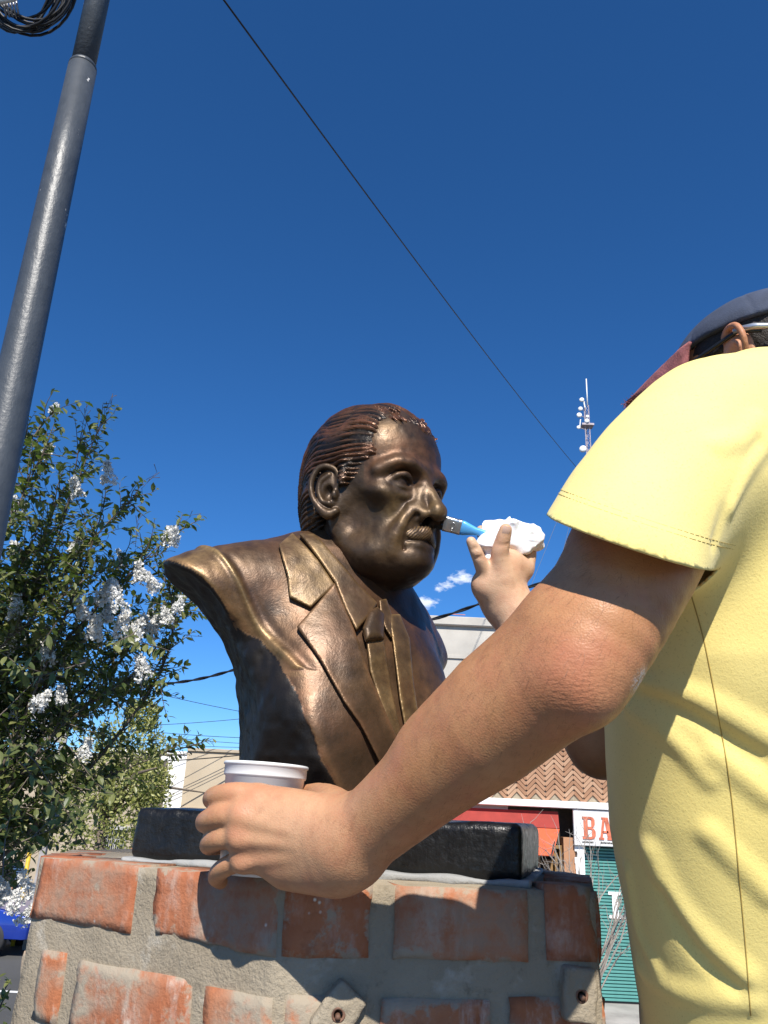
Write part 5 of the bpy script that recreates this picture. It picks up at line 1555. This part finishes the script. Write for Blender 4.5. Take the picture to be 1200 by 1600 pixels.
def lamp_pole():
    m = Mt('chipped_grey_paint'); m.set(Roughness=.42, Specular_IOR_Level=.5)
    n1 = m.noise(20, 4); n2 = m.noise(24, 5, .6, stretch=(1, 1, .5)); n3 = m.noise(70, 5, .6)
    c = m.ramp(n1, [(.3, (.045, .052, .060)), (.7, (.062, .070, .079))])
    c = m.mix(m.mr(n2, .685, .70), c, (.55, .54, .52)); c = m.mix(m.mr(n3, .70, .72), c, (.035, .04, .045))
    m.color(c); m.bump(m.math('ADD', m.math('MULTIPLY', n3, .6), m.math('ADD', m.noise(40, 4, .6, stretch=(1, 1, .4)), m.math('MULTIPLY', m.mr(n2, .66, .72), -1.))), .5, .004)
    p = empty('street_pole', (0, 0, 0), label='tall grey painted steel pole with chipped paint at the left edge', cat='pole')
    top = up(152, 0, 3.05); low = up(27, 580, 2.47)
    d = (top-low)/np.linalg.norm(top-low)
    def at_z(z): return low+d*((z-low[2])/d[2])
    stp = up(124, 118, 2.95)
    zs = at_z(stp[2])[2]
    p.location = tuple(at_z(0.)); 
    r1, r0 = .0535, .080
    MB().tube([at_z(z) for z in np.linspace(0, zs, 12)], [r0+(r1-.004-r0)*t for t in np.linspace(0, 1, 12)], 40).build('lower_shaft', m.m, p, smooth=True)
    MB().tube([at_z(zs-.002), at_z(zs+.012), at_z(zs+.022)], [r1-.0035, r1-.005, r1-.0112], 40).build('collar', m.m, p, smooth=True)
    MB().tube([at_z(z) for z in np.linspace(zs+.01, zs+3.2, 6)], r1-.0108, 36).build('upper_shaft', m.m, p, smooth=True)
    return p
def mast():
    Y = 60.0
    c = on_y(919, 700, Y); x0 = c[0]; zt = float(on_y(917, 634, Y)[2]); zb = 0.
    t = empty('antenna_mast', (x0, Y, 0), label='distant lattice radio mast with white dish antennas above the shirt sleeve', cat='antenna mast')
    m = plain('faded_mast_paint', (.42, .36, .38), .7, var=.2)
    w = .22; legs = [(x0+w*math.cos(a), Y+w*math.sin(a)) for a in (R_(90), R_(210), R_(330))]
    for (x, y) in legs: MB().tube([(x, y, zb), (x, y, zt)], .035, 6).build('leg', m, t)
    b = MB(); n = 56
    for k in range(n):
        z0, z1 = zb+(zt-zb)*k/n, zb+(zt-zb)*(k+1)/n
        for i in range(3):
            (xa, ya), (xb, yb) = legs[i], legs[(i+1) % 3]; b.tube([(xa, ya, z0), (xb, yb, z1)], .014, 4); b.tube([(xa, ya, z1), (xb, yb, z1)], .014, 4)
    b.build('lattice', m, t, kind='stuff')
    MB().tube([tuple(on_y(918, 634, Y)), tuple(on_y(916, 592, Y))], [.06, .045], 8).build('whip', M_WHITEP2, t, smooth=True)
    zpl_ = float(on_y(915, 666, Y)[2]); MB().box((x0-.5, Y-.4, zpl_-.05), (x0+.5, Y+.4, zpl_+.12)).build('platform', m, t)
    for (px, py, r) in ((909, 625, .20), (907, 639, .19), (905, 649, .22), (918, 651, .14), (917, 658, .20), (904, 668, .16), (911, 702, .30)):
        p = Vector(on_y(px, py, Y-.4)); q = Vector((x0, Y, p.z))
        V, Fc = lathe([(.001, -.25*r), (r*.6, -.2*r), (r*.95, -.02*r), (r, .1*r), (r*.98, .35*r), (r*.5, .55*r), (.001, .6*r)], 18)
        M = Matrix.Translation(p) @ Vector((random.uniform(-.5, -.1), -1, 0)).to_track_quat('Z', 'Y').to_matrix().to_4x4()
        MB().add([M @ Vector(v) for v in V], Fc).build('dish', M_WHITEP2, t, smooth=True)
        MB().tube([p, q], .03, 5).build('dish_arm', m, t)
    MB().tube([tuple(on_y(907, 655, Y-.3)), tuple(on_y(906, 666, Y-.3))], .05, 6).build('whip', M_WHITEP2, t)
    MB().tube([tuple(on_y(912, 627, Y-.3)), tuple(on_y(914, 637, Y-.3))], .06, 6).build('whip', M_WHITEP2, t)

# ------------------------------------------------------------------ vegetation
def leaf_mat(name, lo, hi, tr=.25):
    m = Mt(name); m.set(Roughness=.42, Specular_IOR_Level=.5)
    a = m.attr('hue').outputs['Fac']; r = m.objrand()
    c = m.ramp(m.math('FRACT', m.math('ADD', a, r)), [(0, lo), (1, hi)]); m.color(c)
    out = m.nt.nodes['Material Output']; t = m.N('ShaderNodeBsdfTranslucent'); mx = m.N('ShaderNodeMixShader')
    cc = m.mix(.5, c, (.25, .45, .03)); m.L(cc, t.inputs['Color']); mx.inputs[0].default_value = tr
    m.L(m.b.outputs[0], mx.inputs[1]); m.L(t.outputs[0], mx.inputs[2]); m.L(mx.outputs[0], out.inputs['Surface'])
    return m.m
M_LEAF = leaf_mat('crape_myrtle_leaf', (.055, .080, .022), (.21, .215, .075), .25)
M_LEAF2 = leaf_mat('privet_leaf', (.17, .185, .045), (.40, .39, .13), .25)
M_BARK = plain('smooth_grey_bark', (.13, .10, .075), .8, var=.25, scale=30)
M_TWIG = plain('dry_twig', (.32, .28, .24), .85, var=.2)
def petal_mat():
    m = Mt('white_petal'); m.set(Roughness=.7, Base_Color=(.80, .79, .76)); n = m.noise(60, 3)
    m.color(m.ramp(n, [(.3, (.60, .57, .50)), (.6, (.84, .83, .80))]))
    out = m.nt.nodes['Material Output']; t = m.N('ShaderNodeBsdfTranslucent'); mx = m.N('ShaderNodeMixShader'); t.inputs['Color'].default_value = (.8, .8, .78, 1); mx.inputs[0].default_value = .25
    m.L(m.b.outputs[0], mx.inputs[1]); m.L(t.outputs[0], mx.inputs[2]); m.L(mx.outputs[0], out.inputs['Surface']); return m.m
M_PETAL = petal_mat()
LEAF_V = np.array([(0, 0, 0), (.30, .20, .03), (.62, .22, .02), (1.0, 0, -.10), (.62, -.22, .02), (.30, -.20, .03), (.32, 0, -.02), (.65, 0, -.03)])
LEAF_F = [(0, 6, 1), (1, 6, 7, 2), (2, 7, 3), (0, 5, 6), (5, 4, 7, 6), (4, 3, 7)]
def frame(d, upv):
    d = d/np.linalg.norm(d); s = np.cross(upv, d); n = np.linalg.norm(s); s = s/n if n > 1e-6 else np.array([1., 0, 0]); return np.stack([d, s, np.cross(d, s)], -1)
def leaf_cloud(items):
    """items: (pos, matrix 3x3 with axes as columns, size) -> verts, faces, hue"""
    n = len(items); P = np.array([i[0] for i in items]); M = np.array([i[1] for i in items]); S = np.array([i[2] for i in items])
    V = np.einsum('kj,nij->nki', LEAF_V, M)*S[:, None, None]+P[:, None, :]
    Fc = []
    for i in range(n): Fc.extend(tuple(8*i+k for k in f) for f in LEAF_F)
    return V.reshape(-1, 3).tolist(), Fc, np.repeat(rng.random(n), 8)
def grow(rr, p0, p1, r0, r1, bend, n=10):
    d = p1-p0; L = np.linalg.norm(d); o = rr.normal(size=3)*L*bend; o2 = rr.normal(size=3)*L*bend*.4
    t = np.linspace(0, 1, n)[:, None]
    P = p0+d*t+o*(4*t*(1-t))*.5+o2*np.sin(t*math.pi*2)*.5
    return P, np.linspace(r0, r1, n)
def flower_mesh(seed):
    r = np.random.default_rng(seed); V = []; Fc = []
    for k in range(95):
        h = r.uniform(0, 1); rad = (1-h*.75)*.42
        a = r.uniform(0, 2*math.pi); c = np.array([rad*math.cos(a)*r.uniform(.5, 1), rad*math.sin(a)*r.uniform(.5, 1), h*1.0-.2])
        for j in range(3):
            d = r.normal(size=3); M = frame(d, r.normal(size=3)); s = r.uniform(.10, .17); b = len(V)
            q = np.array([(0, 0, 0), (.5, .5, .15), (1, .25, -.1), (1.05, -.3, .1), (.5, -.5, -.12)])*s
            V += [tuple(x) for x in q @ M.T+c]; Fc += [(b, b+1, b+2), (b, b+2, b+3), (b, b+3, b+4)]
    me = bpy.data.meshes.new('flower_cluster'); me.from_pydata(V, [], Fc); me.materials.append(M_PETAL); return me
def myrtle():
    rr = np.random.default_rng(12)
    base = on_z(-130, 1600, 0) if False else np.array([-2.75, 4.3, 0.])
    t = empty('flowering_tree', tuple(base), label='green crape myrtle with white flower clusters at the left behind the pole', cat='tree')
    bark = MB(); tw = MB(); items = []; tips = []
    fork = np.array([-2.62, 4.25, 1.5])
    P, r = grow(rr, base, fork, .075, .05, .04); bark.tube(P, r, 10)
    # limb targets read off the photograph at the crown's real distance
    targets = [(160, 655), (128, 672), (215, 770), (268, 835), (285, 935), (255, 900), (232, 1040), (212, 1075), (70, 700), (35, 690), (100, 760), (60, 830), (160, 800), (140, 900), (180, 960), (90, 960), (30, 900), (200, 1000), (120, 1040),
               (40, 1010), (70, 1100), (20, 1120), (100, 1190), (40, 1210), (80, 1290), (20, 1300), (60, 1310), (5, 800), (-40, 760), (-60, 900), (-50, 1050), (-40, 1180), (190, 870), (235, 965), (115, 860), (85, 640), (268, 1172), (-10, 660)]
    for (x, y) in targets:
        d = rr.uniform(3.6, 4.6) if y > 900 else rr.uniform(3.5, 4.2)
        tip = up(x, y, d)
        st = fork+np.array([rr.uniform(-.1, .15), rr.uniform(-.2, .2), rr.uniform(-.25, .8)])
        P, r = grow(rr, st, tip, .013, .0022, .09, 16)
        P[:, 2] += .12*np.sin(np.linspace(0, math.pi, 16))
        bark.tube(P, r, 6)
        tips.append((P[-1], P[-1]-P[-3]))
        for j in range(4, 16):
            for s in range((4 if j < 8 else 8) if y < 860 else (7 if j < 8 else 10)):
                a = P[j]+(P[j-1]-P[j])*rr.random(); dirv = (P[j]-P[j-1]); dirv = dirv/np.linalg.norm(dirv)+rr.normal(size=3)*.75+np.array([0, 0, .25]); dirv /= np.linalg.norm(dirv)
                L = rr.uniform(.10, .30)*(1.1-.35*j/16); 
                Q, r2 = grow(rr, a, a+dirv*L, .0028, .0010, .08, 5); tw.tube(Q, r2, 4)
                nl = int(L/.019)
                for k in range(nl):
                    f = (k+1)/nl*4; i = min(int(f), 3); p = Q[i]+(Q[i+1]-Q[i])*(f-i)
                    side = np.cross(dirv, rr.normal(size=3)); ld = dirv*.5+side/np.linalg.norm(side)*.9+np.array([0, 0, -.15])+rr.normal(size=3)*.15
                    items.append((p, frame(ld, np.array([0, 0, 1.])+rr.normal(size=3)*.35), rr.uniform(.030, .057)))
                if rr.random() < .022 and j > 9: tips.append((Q[-1], dirv))
    # nearer sprays with larger leaves
    for (x, y) in ((118, 1262), (172, 1232), (22, 1262), (85, 1245), (40, 1060), (10, 1180), (30, 1050), (8, 900), (190, 1010)):
        for k in range(3):
            e = up(x+rr.uniform(-14, 14), y+rr.uniform(-14, 14), rr.uniform(2.7, 3.1)); dirv = rr.normal(size=3)+np.array([.5, -.5, .1]); dirv /= np.linalg.norm(dirv)
            Q, r2 = grow(rr, e-dirv*.22, e, .0028, .0010, .06, 6); tw.tube(Q, r2, 4)
            for q in range(9):
                f = (q+1)/9*5; i = min(int(f), 4); p = Q[i]+(Q[i+1]-Q[i])*(f-i); side = np.cross(dirv, rr.normal(size=3)); ld = dirv*.5+side/np.linalg.norm(side)*.9+np.array([0, 0, -.1])
                items.append((p, frame(ld, np.array([0, -.6, 1.])+rr.normal(size=3)*.3), rr.uniform(.040, .056)))
    bark.build('trunk', M_BARK, t, smooth=True)
    tw.build('twigs', M_BARK, t, kind='stuff')
    # nearer ones first: the largest 300 leaves become parts, the rest one foliage mesh
    items.sort(key=lambda q: float((q[0]-_C) @ _F)/q[2])
    big, rest = items[:300], items[300:]
    lm = bpy.data.meshes.new('leaf'); lm.from_pydata([tuple(v) for v in LEAF_V], [], LEAF_F); lm.materials.append(M_LEAF); setattr_v(lm, 'hue', np.full(8, .5))
    inv = world_of(t).inverted()
    for p, M, s in big:
        o = bpy.data.objects.new('leaf', lm); COL.objects.link(o); o.parent = t; o.matrix_parent_inverse = inv
        o.matrix_basis = Matrix.Translation(Vector(p)) @ Matrix([list(map(float, r)) for r in M]).to_4x4() @ Matrix.Scale(s, 4)
    V, Fc, hue = leaf_cloud(rest)
    me = bpy.data.meshes.new('crown'); me.from_pydata(V, [], Fc); me.materials.append(M_LEAF); setattr_v(me, 'hue', np.array(hue)); link('crown', me, None, t, kind='stuff')
    print('LEAVES', len(items), 'tips', len(tips))
    fm = [flower_mesh(k) for k in range(4)]
    spots = [(170, 748), (65, 716), (268, 848), (268, 838), (120, 770), (30, 800), (28, 870), (240, 918), (185, 945), (276, 952), (220, 905), (130, 960), (155, 935), (190, 985), (205, 1000), (262, 968), (165, 965), (212, 985), (95, 1095), (60, 1100), (215, 1062), (225, 1052), (25, 960), (10, 1010), (110, 940), (20, 1420), (35, 1440), (10, 1400), (45, 1395), (130, 1180), (75, 1030), (148, 990), (180, 925), (235, 985)]
    for k, (x, y) in enumerate(spots):
        d = rr.uniform(3.5, 3.9); o = bpy.data.objects.new('flower_cluster', fm[k % 4]); COL.objects.link(o); o.parent = t; o.matrix_parent_inverse = inv
        o.location = tuple(up(x, y, d)); sc = rr.uniform(.075, .115); o.scale = (sc, sc, sc*1.1); o.rotation_euler = (rr.uniform(-.7, .7), rr.uniform(-.7, .7), rr.uniform(0, 6))
    for k, (p, dv) in enumerate(tips[43:80]):
        o = bpy.data.objects.new('flower_cluster', fm[k % 4]); COL.objects.link(o); o.parent = t; o.matrix_parent_inverse = inv
        o.location = tuple(p); sc = rr.uniform(.04, .07); o.scale = (sc, sc, sc*1.2); o.rotation_euler = (rr.uniform(-.7, .7), rr.uniform(-.7, .7), rr.uniform(0, 6))
    # seed heads on the uppermost twigs
    sp = MB()
    for p, dv in tips[:12]:
        dv = dv/np.linalg.norm(dv)
        for j in range(7):
            q = p+dv*(.03+j*.018); q2 = q+rr.normal(size=3)*.022+dv*.012; sp.tube([q-dv*.02, q, q2], [.0012, .0010, .0018], 4)
    sp.build('seed_head', M_BARK, t, kind='stuff')
def round_tree():
    rr = np.random.default_rng(3)
    Y = 14.0; c = on_y(180, 1218, Y); base = np.array([c[0]-.1, Y, 0])
    t = empty('clipped_tree', tuple(base), label='dense yellowish green round tree behind the crape myrtle', cat='tree')
    bark = MB(); bark.tube([base, base+[.03, 0, 1.0], base+[0, .02, c[2]-.3]], [.12, .10, .07], 10)
    for k in range(10):
        e = c+rr.normal(size=3)*np.array([.45, .4, .4]); bark.tube([base+[0, .02, c[2]-.6], (c+e)/2, e], [.05, .03, .01], 6)
    bark.build('trunk', M_BARK, t, smooth=True)
    items = []
    lob = [(c+np.array([dx, dy, dz]), r) for dx, dy, dz, r in ((0, 0, -.25, .95), (.30, -.1, .15, .70), (-.35, .1, .15, .75), (.15, 0, .60, .58), (.42, -.1, -.45, .55), (-.6, 0, -.5, .7), (.1, -.3, -.7, .8), (.30, 0, 1.05, .26), (.55, -.1, -.05, .36))]
    while len(items) < 9500:
        q, r = lob[rr.integers(len(lob))]; d = rr.normal(size=3); d /= np.linalg.norm(d)
        p = q+d*r*(1-abs(rr.normal())*.16)*(1+.12*float(vnoise((q+d*r)*2.2, 4)))
        if p[1] > c[1]+.7 and rr.random() < .6: continue
        ld = d*.7+rr.normal(size=3)*.7+np.array([0, 0, .3]); items.append((p, frame(ld, d+rr.normal(size=3)*.4), rr.uniform(.05, .085)))
    V, Fc, hue = leaf_cloud(items)
    me = bpy.data.meshes.new('crown'); me.from_pydata(V, [], Fc); me.materials.append(M_LEAF2); setattr_v(me, 'hue', np.array(hue)*.9); link('crown', me, None, t, kind='stuff')
def dry_shrub():
    rr = np.random.default_rng(8)
    Y = 10.5; base = np.array([xat(925, 1560, Y), Y, 0.])
    t = empty('dry_shrub', tuple(base), label='leafless grey shrub with fine arching twigs before the shop sign', cat='shrub')
    st = MB(); tw = MB()
    st.tube([base, base+[.02, 0, .6], base+[0, 0, 1.35]], [.04, .035, .03], 8)
    for k in range(44):
        a = base+np.array([0, 0, rr.uniform(.7, 1.35)]); tx, ty = rr.uniform(825, 1010), rr.uniform(1262, 1470); e = np.array([xat(tx, ty, Y+rr.uniform(-.3, .3)), Y+rr.uniform(-.35, .35), zat(tx, ty, Y)])
        P, r = grow(rr, a, e, .011, .003, .10, 9); P[:, 2] += .10*np.sin(np.linspace(0, math.pi, 9)); tw.tube(P, r, 5)
        for j in range(3, 9):
            for _ in range(2):
                d = (P[j]-P[j-1]); d = d/np.linalg.norm(d)+rr.normal(size=3)*.6; Q, r2 = grow(rr, P[j], P[j]+d*rr.uniform(.08, .22), .0035, .0015, .1, 4); tw.tube(Q, r2, 4)
    st.build('stem', M_TWIG, t, smooth=True); tw.build('twigs', M_TWIG, t, kind='stuff')
def low_plant():
    rr = np.random.default_rng(5); base = np.array([-1.62, 2.75, .0])
    t = empty('low_shrub', tuple(base), label='small dark leafed shrub at the bottom left corner', cat='shrub')
    st = MB(); items = []
    for k in range(16):
        e = up(rr.uniform(-60, 14), rr.uniform(1530, 1640), rr.uniform(2.6, 3.0)); P, r = grow(rr, base+[0, 0, .1], e, .010, .003, .05, 10); st.tube(P, r, 5)
        for j in range(4, 10):
            for _ in range(6):
                d = rr.normal(size=3); items.append((P[j]+rr.normal(size=3)*.015, frame(d, np.array([0, 0, 1.])), rr.uniform(.03, .05)))
    st.build('stem', M_BARK, t); V, Fc, hue = leaf_cloud(items); me = bpy.data.meshes.new('foliage'); me.from_pydata(V, [], Fc); me.materials.append(M_LEAF); setattr_v(me, 'hue', np.array(hue)); link('foliage', me, None, t, kind='stuff')

# ------------------------------------------------------------------ people and car far left
def bystander(px, py_head, Y, shirt, trous, hat, label, face=-1):
    h = on_y(px, py_head, Y); x = h[0]; sc = h[2]/1.70
    sc = max(.9, min(1.08, sc))
    p = empty('person', (x, Y, 0), label=label, cat='person')
    def q(a, b, c): return (x+a*sc, Y+b*sc, c*sc)
    F = Field(); F.ell(q(0, 0, 1.60), (.075*sc, .09*sc, .115*sc)); F.cone(q(0, .01, 1.38), q(0, 0, 1.52), .055*sc, .05*sc, k=.03)
    F.chain([q(-.17, 0, 1.38), q(0, .01, 1.36), q(.17, 0, 1.38)], [.05*sc, .07*sc, .05*sc], k=.04); F.ell(q(0, 0, 1.15), (.15*sc, .10*sc, .26*sc), k=.05)
    for s in (-1, 1):
        F.chain([q(s*.19, 0, 1.38), q(s*.24, .02, 1.10), q(s*.22, -.08, .86)], [.048*sc, .04*sc, .03*sc], k=.02); F.ell(q(s*.22, -.10, .80), (.035*sc, .03*sc, .06*sc), k=.02)
        F.chain([q(s*.09, 0, .92), q(s*.10, -.02*s, .50), q(s*.10, .03*s, .08)], [.085*sc, .06*sc, .04*sc], k=.03); F.chain([q(s*.10, .03*s, .05), q(s*.11, .03*s-.14, .035)], [.04*sc, .03*sc], k=.02)
    F.ell(q(0, -.09, 1.59), (.015*sc, .02*sc, .02*sc), k=.01)
    V, Q = F.mesh(.016, pad=.02); me = mesh_np('body', relax(V, Q, 1), Q)
    for n in ('pale', 'red', 'wrinkle'): setattr_v(me, n, np.full(len(V), .3 if n == 'pale' else 0))
    link('body', me, M_SKIN, p)
    S = Field(); S.ell(q(0, 0, 1.15), (.18*sc, .125*sc, .28*sc), k=.05); S.chain([q(-.18, 0, 1.38), q(0, .01, 1.37), q(.18, 0, 1.38)], [.065*sc, .085*sc, .065*sc], k=.05)
    for s in (-1, 1): S.chain([q(s*.19, 0, 1.37), q(s*.225, .01, 1.18)], [.068*sc, .066*sc], k=.03)
    S.fn(lambda P: np.maximum(P[..., 2]-1.45*sc, .86*sc-P[..., 2]), (-99,)*3, (99,)*3, mode='i')
    V, Q = S.mesh(.016, pad=.02); link('shirt', mesh_np('shirt', relax(V, Q, 1), Q), shirt, p)
    T = Field(); T.ell(q(0, 0, .90), (.165*sc, .12*sc, .12*sc), k=.04)
    for s in (-1, 1): T.chain([q(s*.09, 0, .90), q(s*.10, -.02*s, .50), q(s*.10, .03*s, .10)], [.098*sc, .075*sc, .06*sc], k=.03)
    V, Q = T.mesh(.016, pad=.02); link('trousers', mesh_np('trousers', relax(V, Q, 1), Q), trous, p)
    H = Field(); H.ell(q(0, .005, 1.655), (.088*sc, .103*sc, .085*sc)); H.fn(lambda P: 1.645*sc-P[..., 2], (-99,)*3, (99,)*3, mode='i')
    if hat is M_WHITEP2: H.box(q(0, -.12, 1.655), (.07*sc, .07*sc, .008*sc), r=.006, k=.01)
    V, Q = H.mesh(.012, pad=.02); link('cap' if hat is M_WHITEP2 else 'hair', mesh_np('cap', relax(V, Q, 1), Q), hat, p)
def striped():
    m = Mt('black_white_stripes'); m.set(Roughness=.9); w = m.N('ShaderNodeTexWave'); w.bands_direction = 'Z'; w.inputs['Scale'].default_value = 5.5
    m.L(m.coord(), w.inputs['Vector']); m.color(m.ramp(w.outputs['Fac'], [(.45, (.02, .02, .02)), (.55, (.75, .75, .73))])); return m.m
def car():
    m = Mt('deep_blue_car_paint'); m.set(Base_Color=(.010, .035, .30), Roughness=.25, Coat_Weight=.8, Metallic=.3)
    m.color(m.ramp(m.noise(3, 2), [(.3, (.010, .035, .28)), (.7, (.014, .045, .34))]))
    wheel_c = on_z(2, 1497, 0.); Yc = float(wheel_c[1])
    xr = float(on_y(46, 1450, Yc)[0])                    # nose of the car, to the right
    c = empty('parked_car', (xr-2.0, Yc+.8, 0), label='blue car parked in the street at the far left edge', cat='car')
    L = 4.1; W = 1.68; y0 = Yc; 
    prof = [(0.02, .32), (0.0, .55), (.06, .72), (.35, .80), (1.05, .93), (1.75, 1.40), (2.1, 1.46), (3.0, 1.44), (3.75, 1.05), (4.05, .98), (4.1, .60), (4.06, .32)]
    V = []; Fc = []; n = len(prof)
    lay = [(-.02, .93, .10), (0.0, .985, .03), (.06, 1, 0), (W-.06, 1, 0), (W, .985, .03), (W+.02, .93, .10)]
    for (dy, s, tin) in lay:
        for (x, z) in prof:
            tum = max(0, z-.95)*.32; yy = dy+tum*(1 if dy < W/2 else -1)
            V.append((xr-2.05-(x-2.05)*s, y0+yy, .30+(z-.30)*(1 if z < 1 else s)))
    for i in range(len(lay)-1):
        for j in range(n): Fc.append((i*n+j, i*n+(j+1) % n, (i+1)*n+(j+1) % n, (i+1)*n+j))
    Fc += [tuple(range(n)), tuple(range((len(lay)-1)*n+n-1, (len(lay)-1)*n-1, -1))]
    MB().add(V, Fc).build('body', m.m, c, bevel=.02, seg=2, smooth=True)
    for (xs, zs) in (([1.25, 1.85, 2.35, 2.35], [.96, 1.36, 1.40, .96]), ([2.42, 2.42, 2.98, 3.45], [.96, 1.40, 1.38, 1.02])):
        MB().prism([(xr-x, y0-.022+max(0, z-.95)*.32, z) for x, z in zip(xs, zs)], (0, .02, 0)).build('window', M_GLASSD, c)
    for dx in (.75, 3.30):
        for (yy, s) in ((y0-.03, -1), (y0+W+.03, 1)):
            cx = xr-dx
            V, Fc = lathe([(.20, -.09), (.29, -.095), (.315, -.06), (.315, .06), (.29, .095), (.20, .09)], 28); M = Matrix.Translation((cx, yy+(.09 if s < 0 else -.09), .315)) @ Matrix.Rotation(R_(90), 4, 'X')
            w = empty('wheel', (cx, yy, .315)); w.parent = c; w.matrix_parent_inverse = world_of(c).inverted()
            MB().add([M @ Vector(v) for v in V], Fc).build('tyre', M_SHOE, w, smooth=True)
            b = MB(); V, Fc = lathe([(.205, -.07), (.205, .085), (.19, .09), (.18, .07)], 28); b.add([M @ Vector(v) for v in V], Fc)
            for k in range(10):
                a = 2*math.pi*k/10; b.tube([M @ Vector((.04*math.cos(a), .04*math.sin(a), .065)), M @ Vector((.19*math.cos(a), .19*math.sin(a), .075))], [.022, .016], 6)
            V, Fc = lathe([(.001, .085), (.05, .08), (.055, .05)], 16); b.add([M @ Vector(v) for v in V], Fc); b.build('rim', M_GREYM2, w, smooth=True)
            MB().tube([M @ Vector((0, 0, -.02)), M @ Vector((0, 0, .02))], .2, 20).build('hub_back', M_IRON, w)
    MB().box((xr-.12, y0+.05, .60), (xr+.004, y0+.38, .70)).build('headlight', M_WHITEP2, c, bevel=.02); MB().box((xr-.12, y0+W-.38, .60), (xr+.004, y0+W-.05, .70)).build('headlight', M_WHITEP2, c, bevel=.02)
    MB().box((xr-.02, y0+.1, .34), (xr+.02, y0+W-.1, .50)).build('bumper', M_IRON, c, bevel=.015)
M_GREYM2 = plain('silver_alloy', (.62, .63, .64), .35, .6)
def street_bits():
    Y = 19.0; x = xat(43, 1350, Y)
    MB().tube([(x, Y, 0), (x, Y, zat(43, 1322, Y))], .045, 10).build('yellow_post', plain('yellow_road_paint', (.62, .40, .03), .6), None, smooth=True, label='thin yellow post beyond the brick pedestal at the left', cat='post')
    # scaffold deck that carries the sculptor (below the frame)
    z = PLAT_Z; s = empty('scaffold', (.75, .75, 0), label='wooden plank scaffold under the feet of the man in yellow', cat='scaffold')
    for k in range(6): MB().box((.36, .16+k*.205, z-.04), (1.9, .355+k*.205, z)).build('plank', M_GREYW, s, bevel=.004)
    for xx in (.42, 1.8):
        MB().box((xx-.03, .12, z-.10), (xx+.03, 1.42, z-.041)).build('bearer', M_GREYW, s)
        for yy in (.18, 1.36): MB().tube([(xx, yy, 0), (xx, yy, z-.10)], .025, 10).build('standard', M_GREYM, s, smooth=True)
# ------------------------------------------------------------------ build
import time as _t; _t0 = _t.time()
def _lap(n): print('LAP', n, round(_t.time()-_t0, 1))
PLAT_Z = 1.70
ground(); shop(); left_buildings(); mast(); wires(); lamp_pole(); coil(); _lap('setting')
build_pedestal(); build_plinth(); _lap('pedestal')
build_bust(); _lap('bust')
street_bits(); build_person(PLAT_Z); _lap('person')
build_cup(); build_brush(); build_paper(); _lap('props')
round_tree(); myrtle(); dry_shrub(); low_plant(); _lap('plants')
car()
bystander(10, 1338, 19.5, plain('black_cotton', (.012, .012, .013), .9), M_DENIM2, M_WHITEP2, 'person in black T-shirt, pale jeans and white cap in the street at left')
bystander(31, 1342, 22.5, striped(), M_DENIM, M_HAIR, 'person in black and white striped top behind the one in black')
_lap('all')
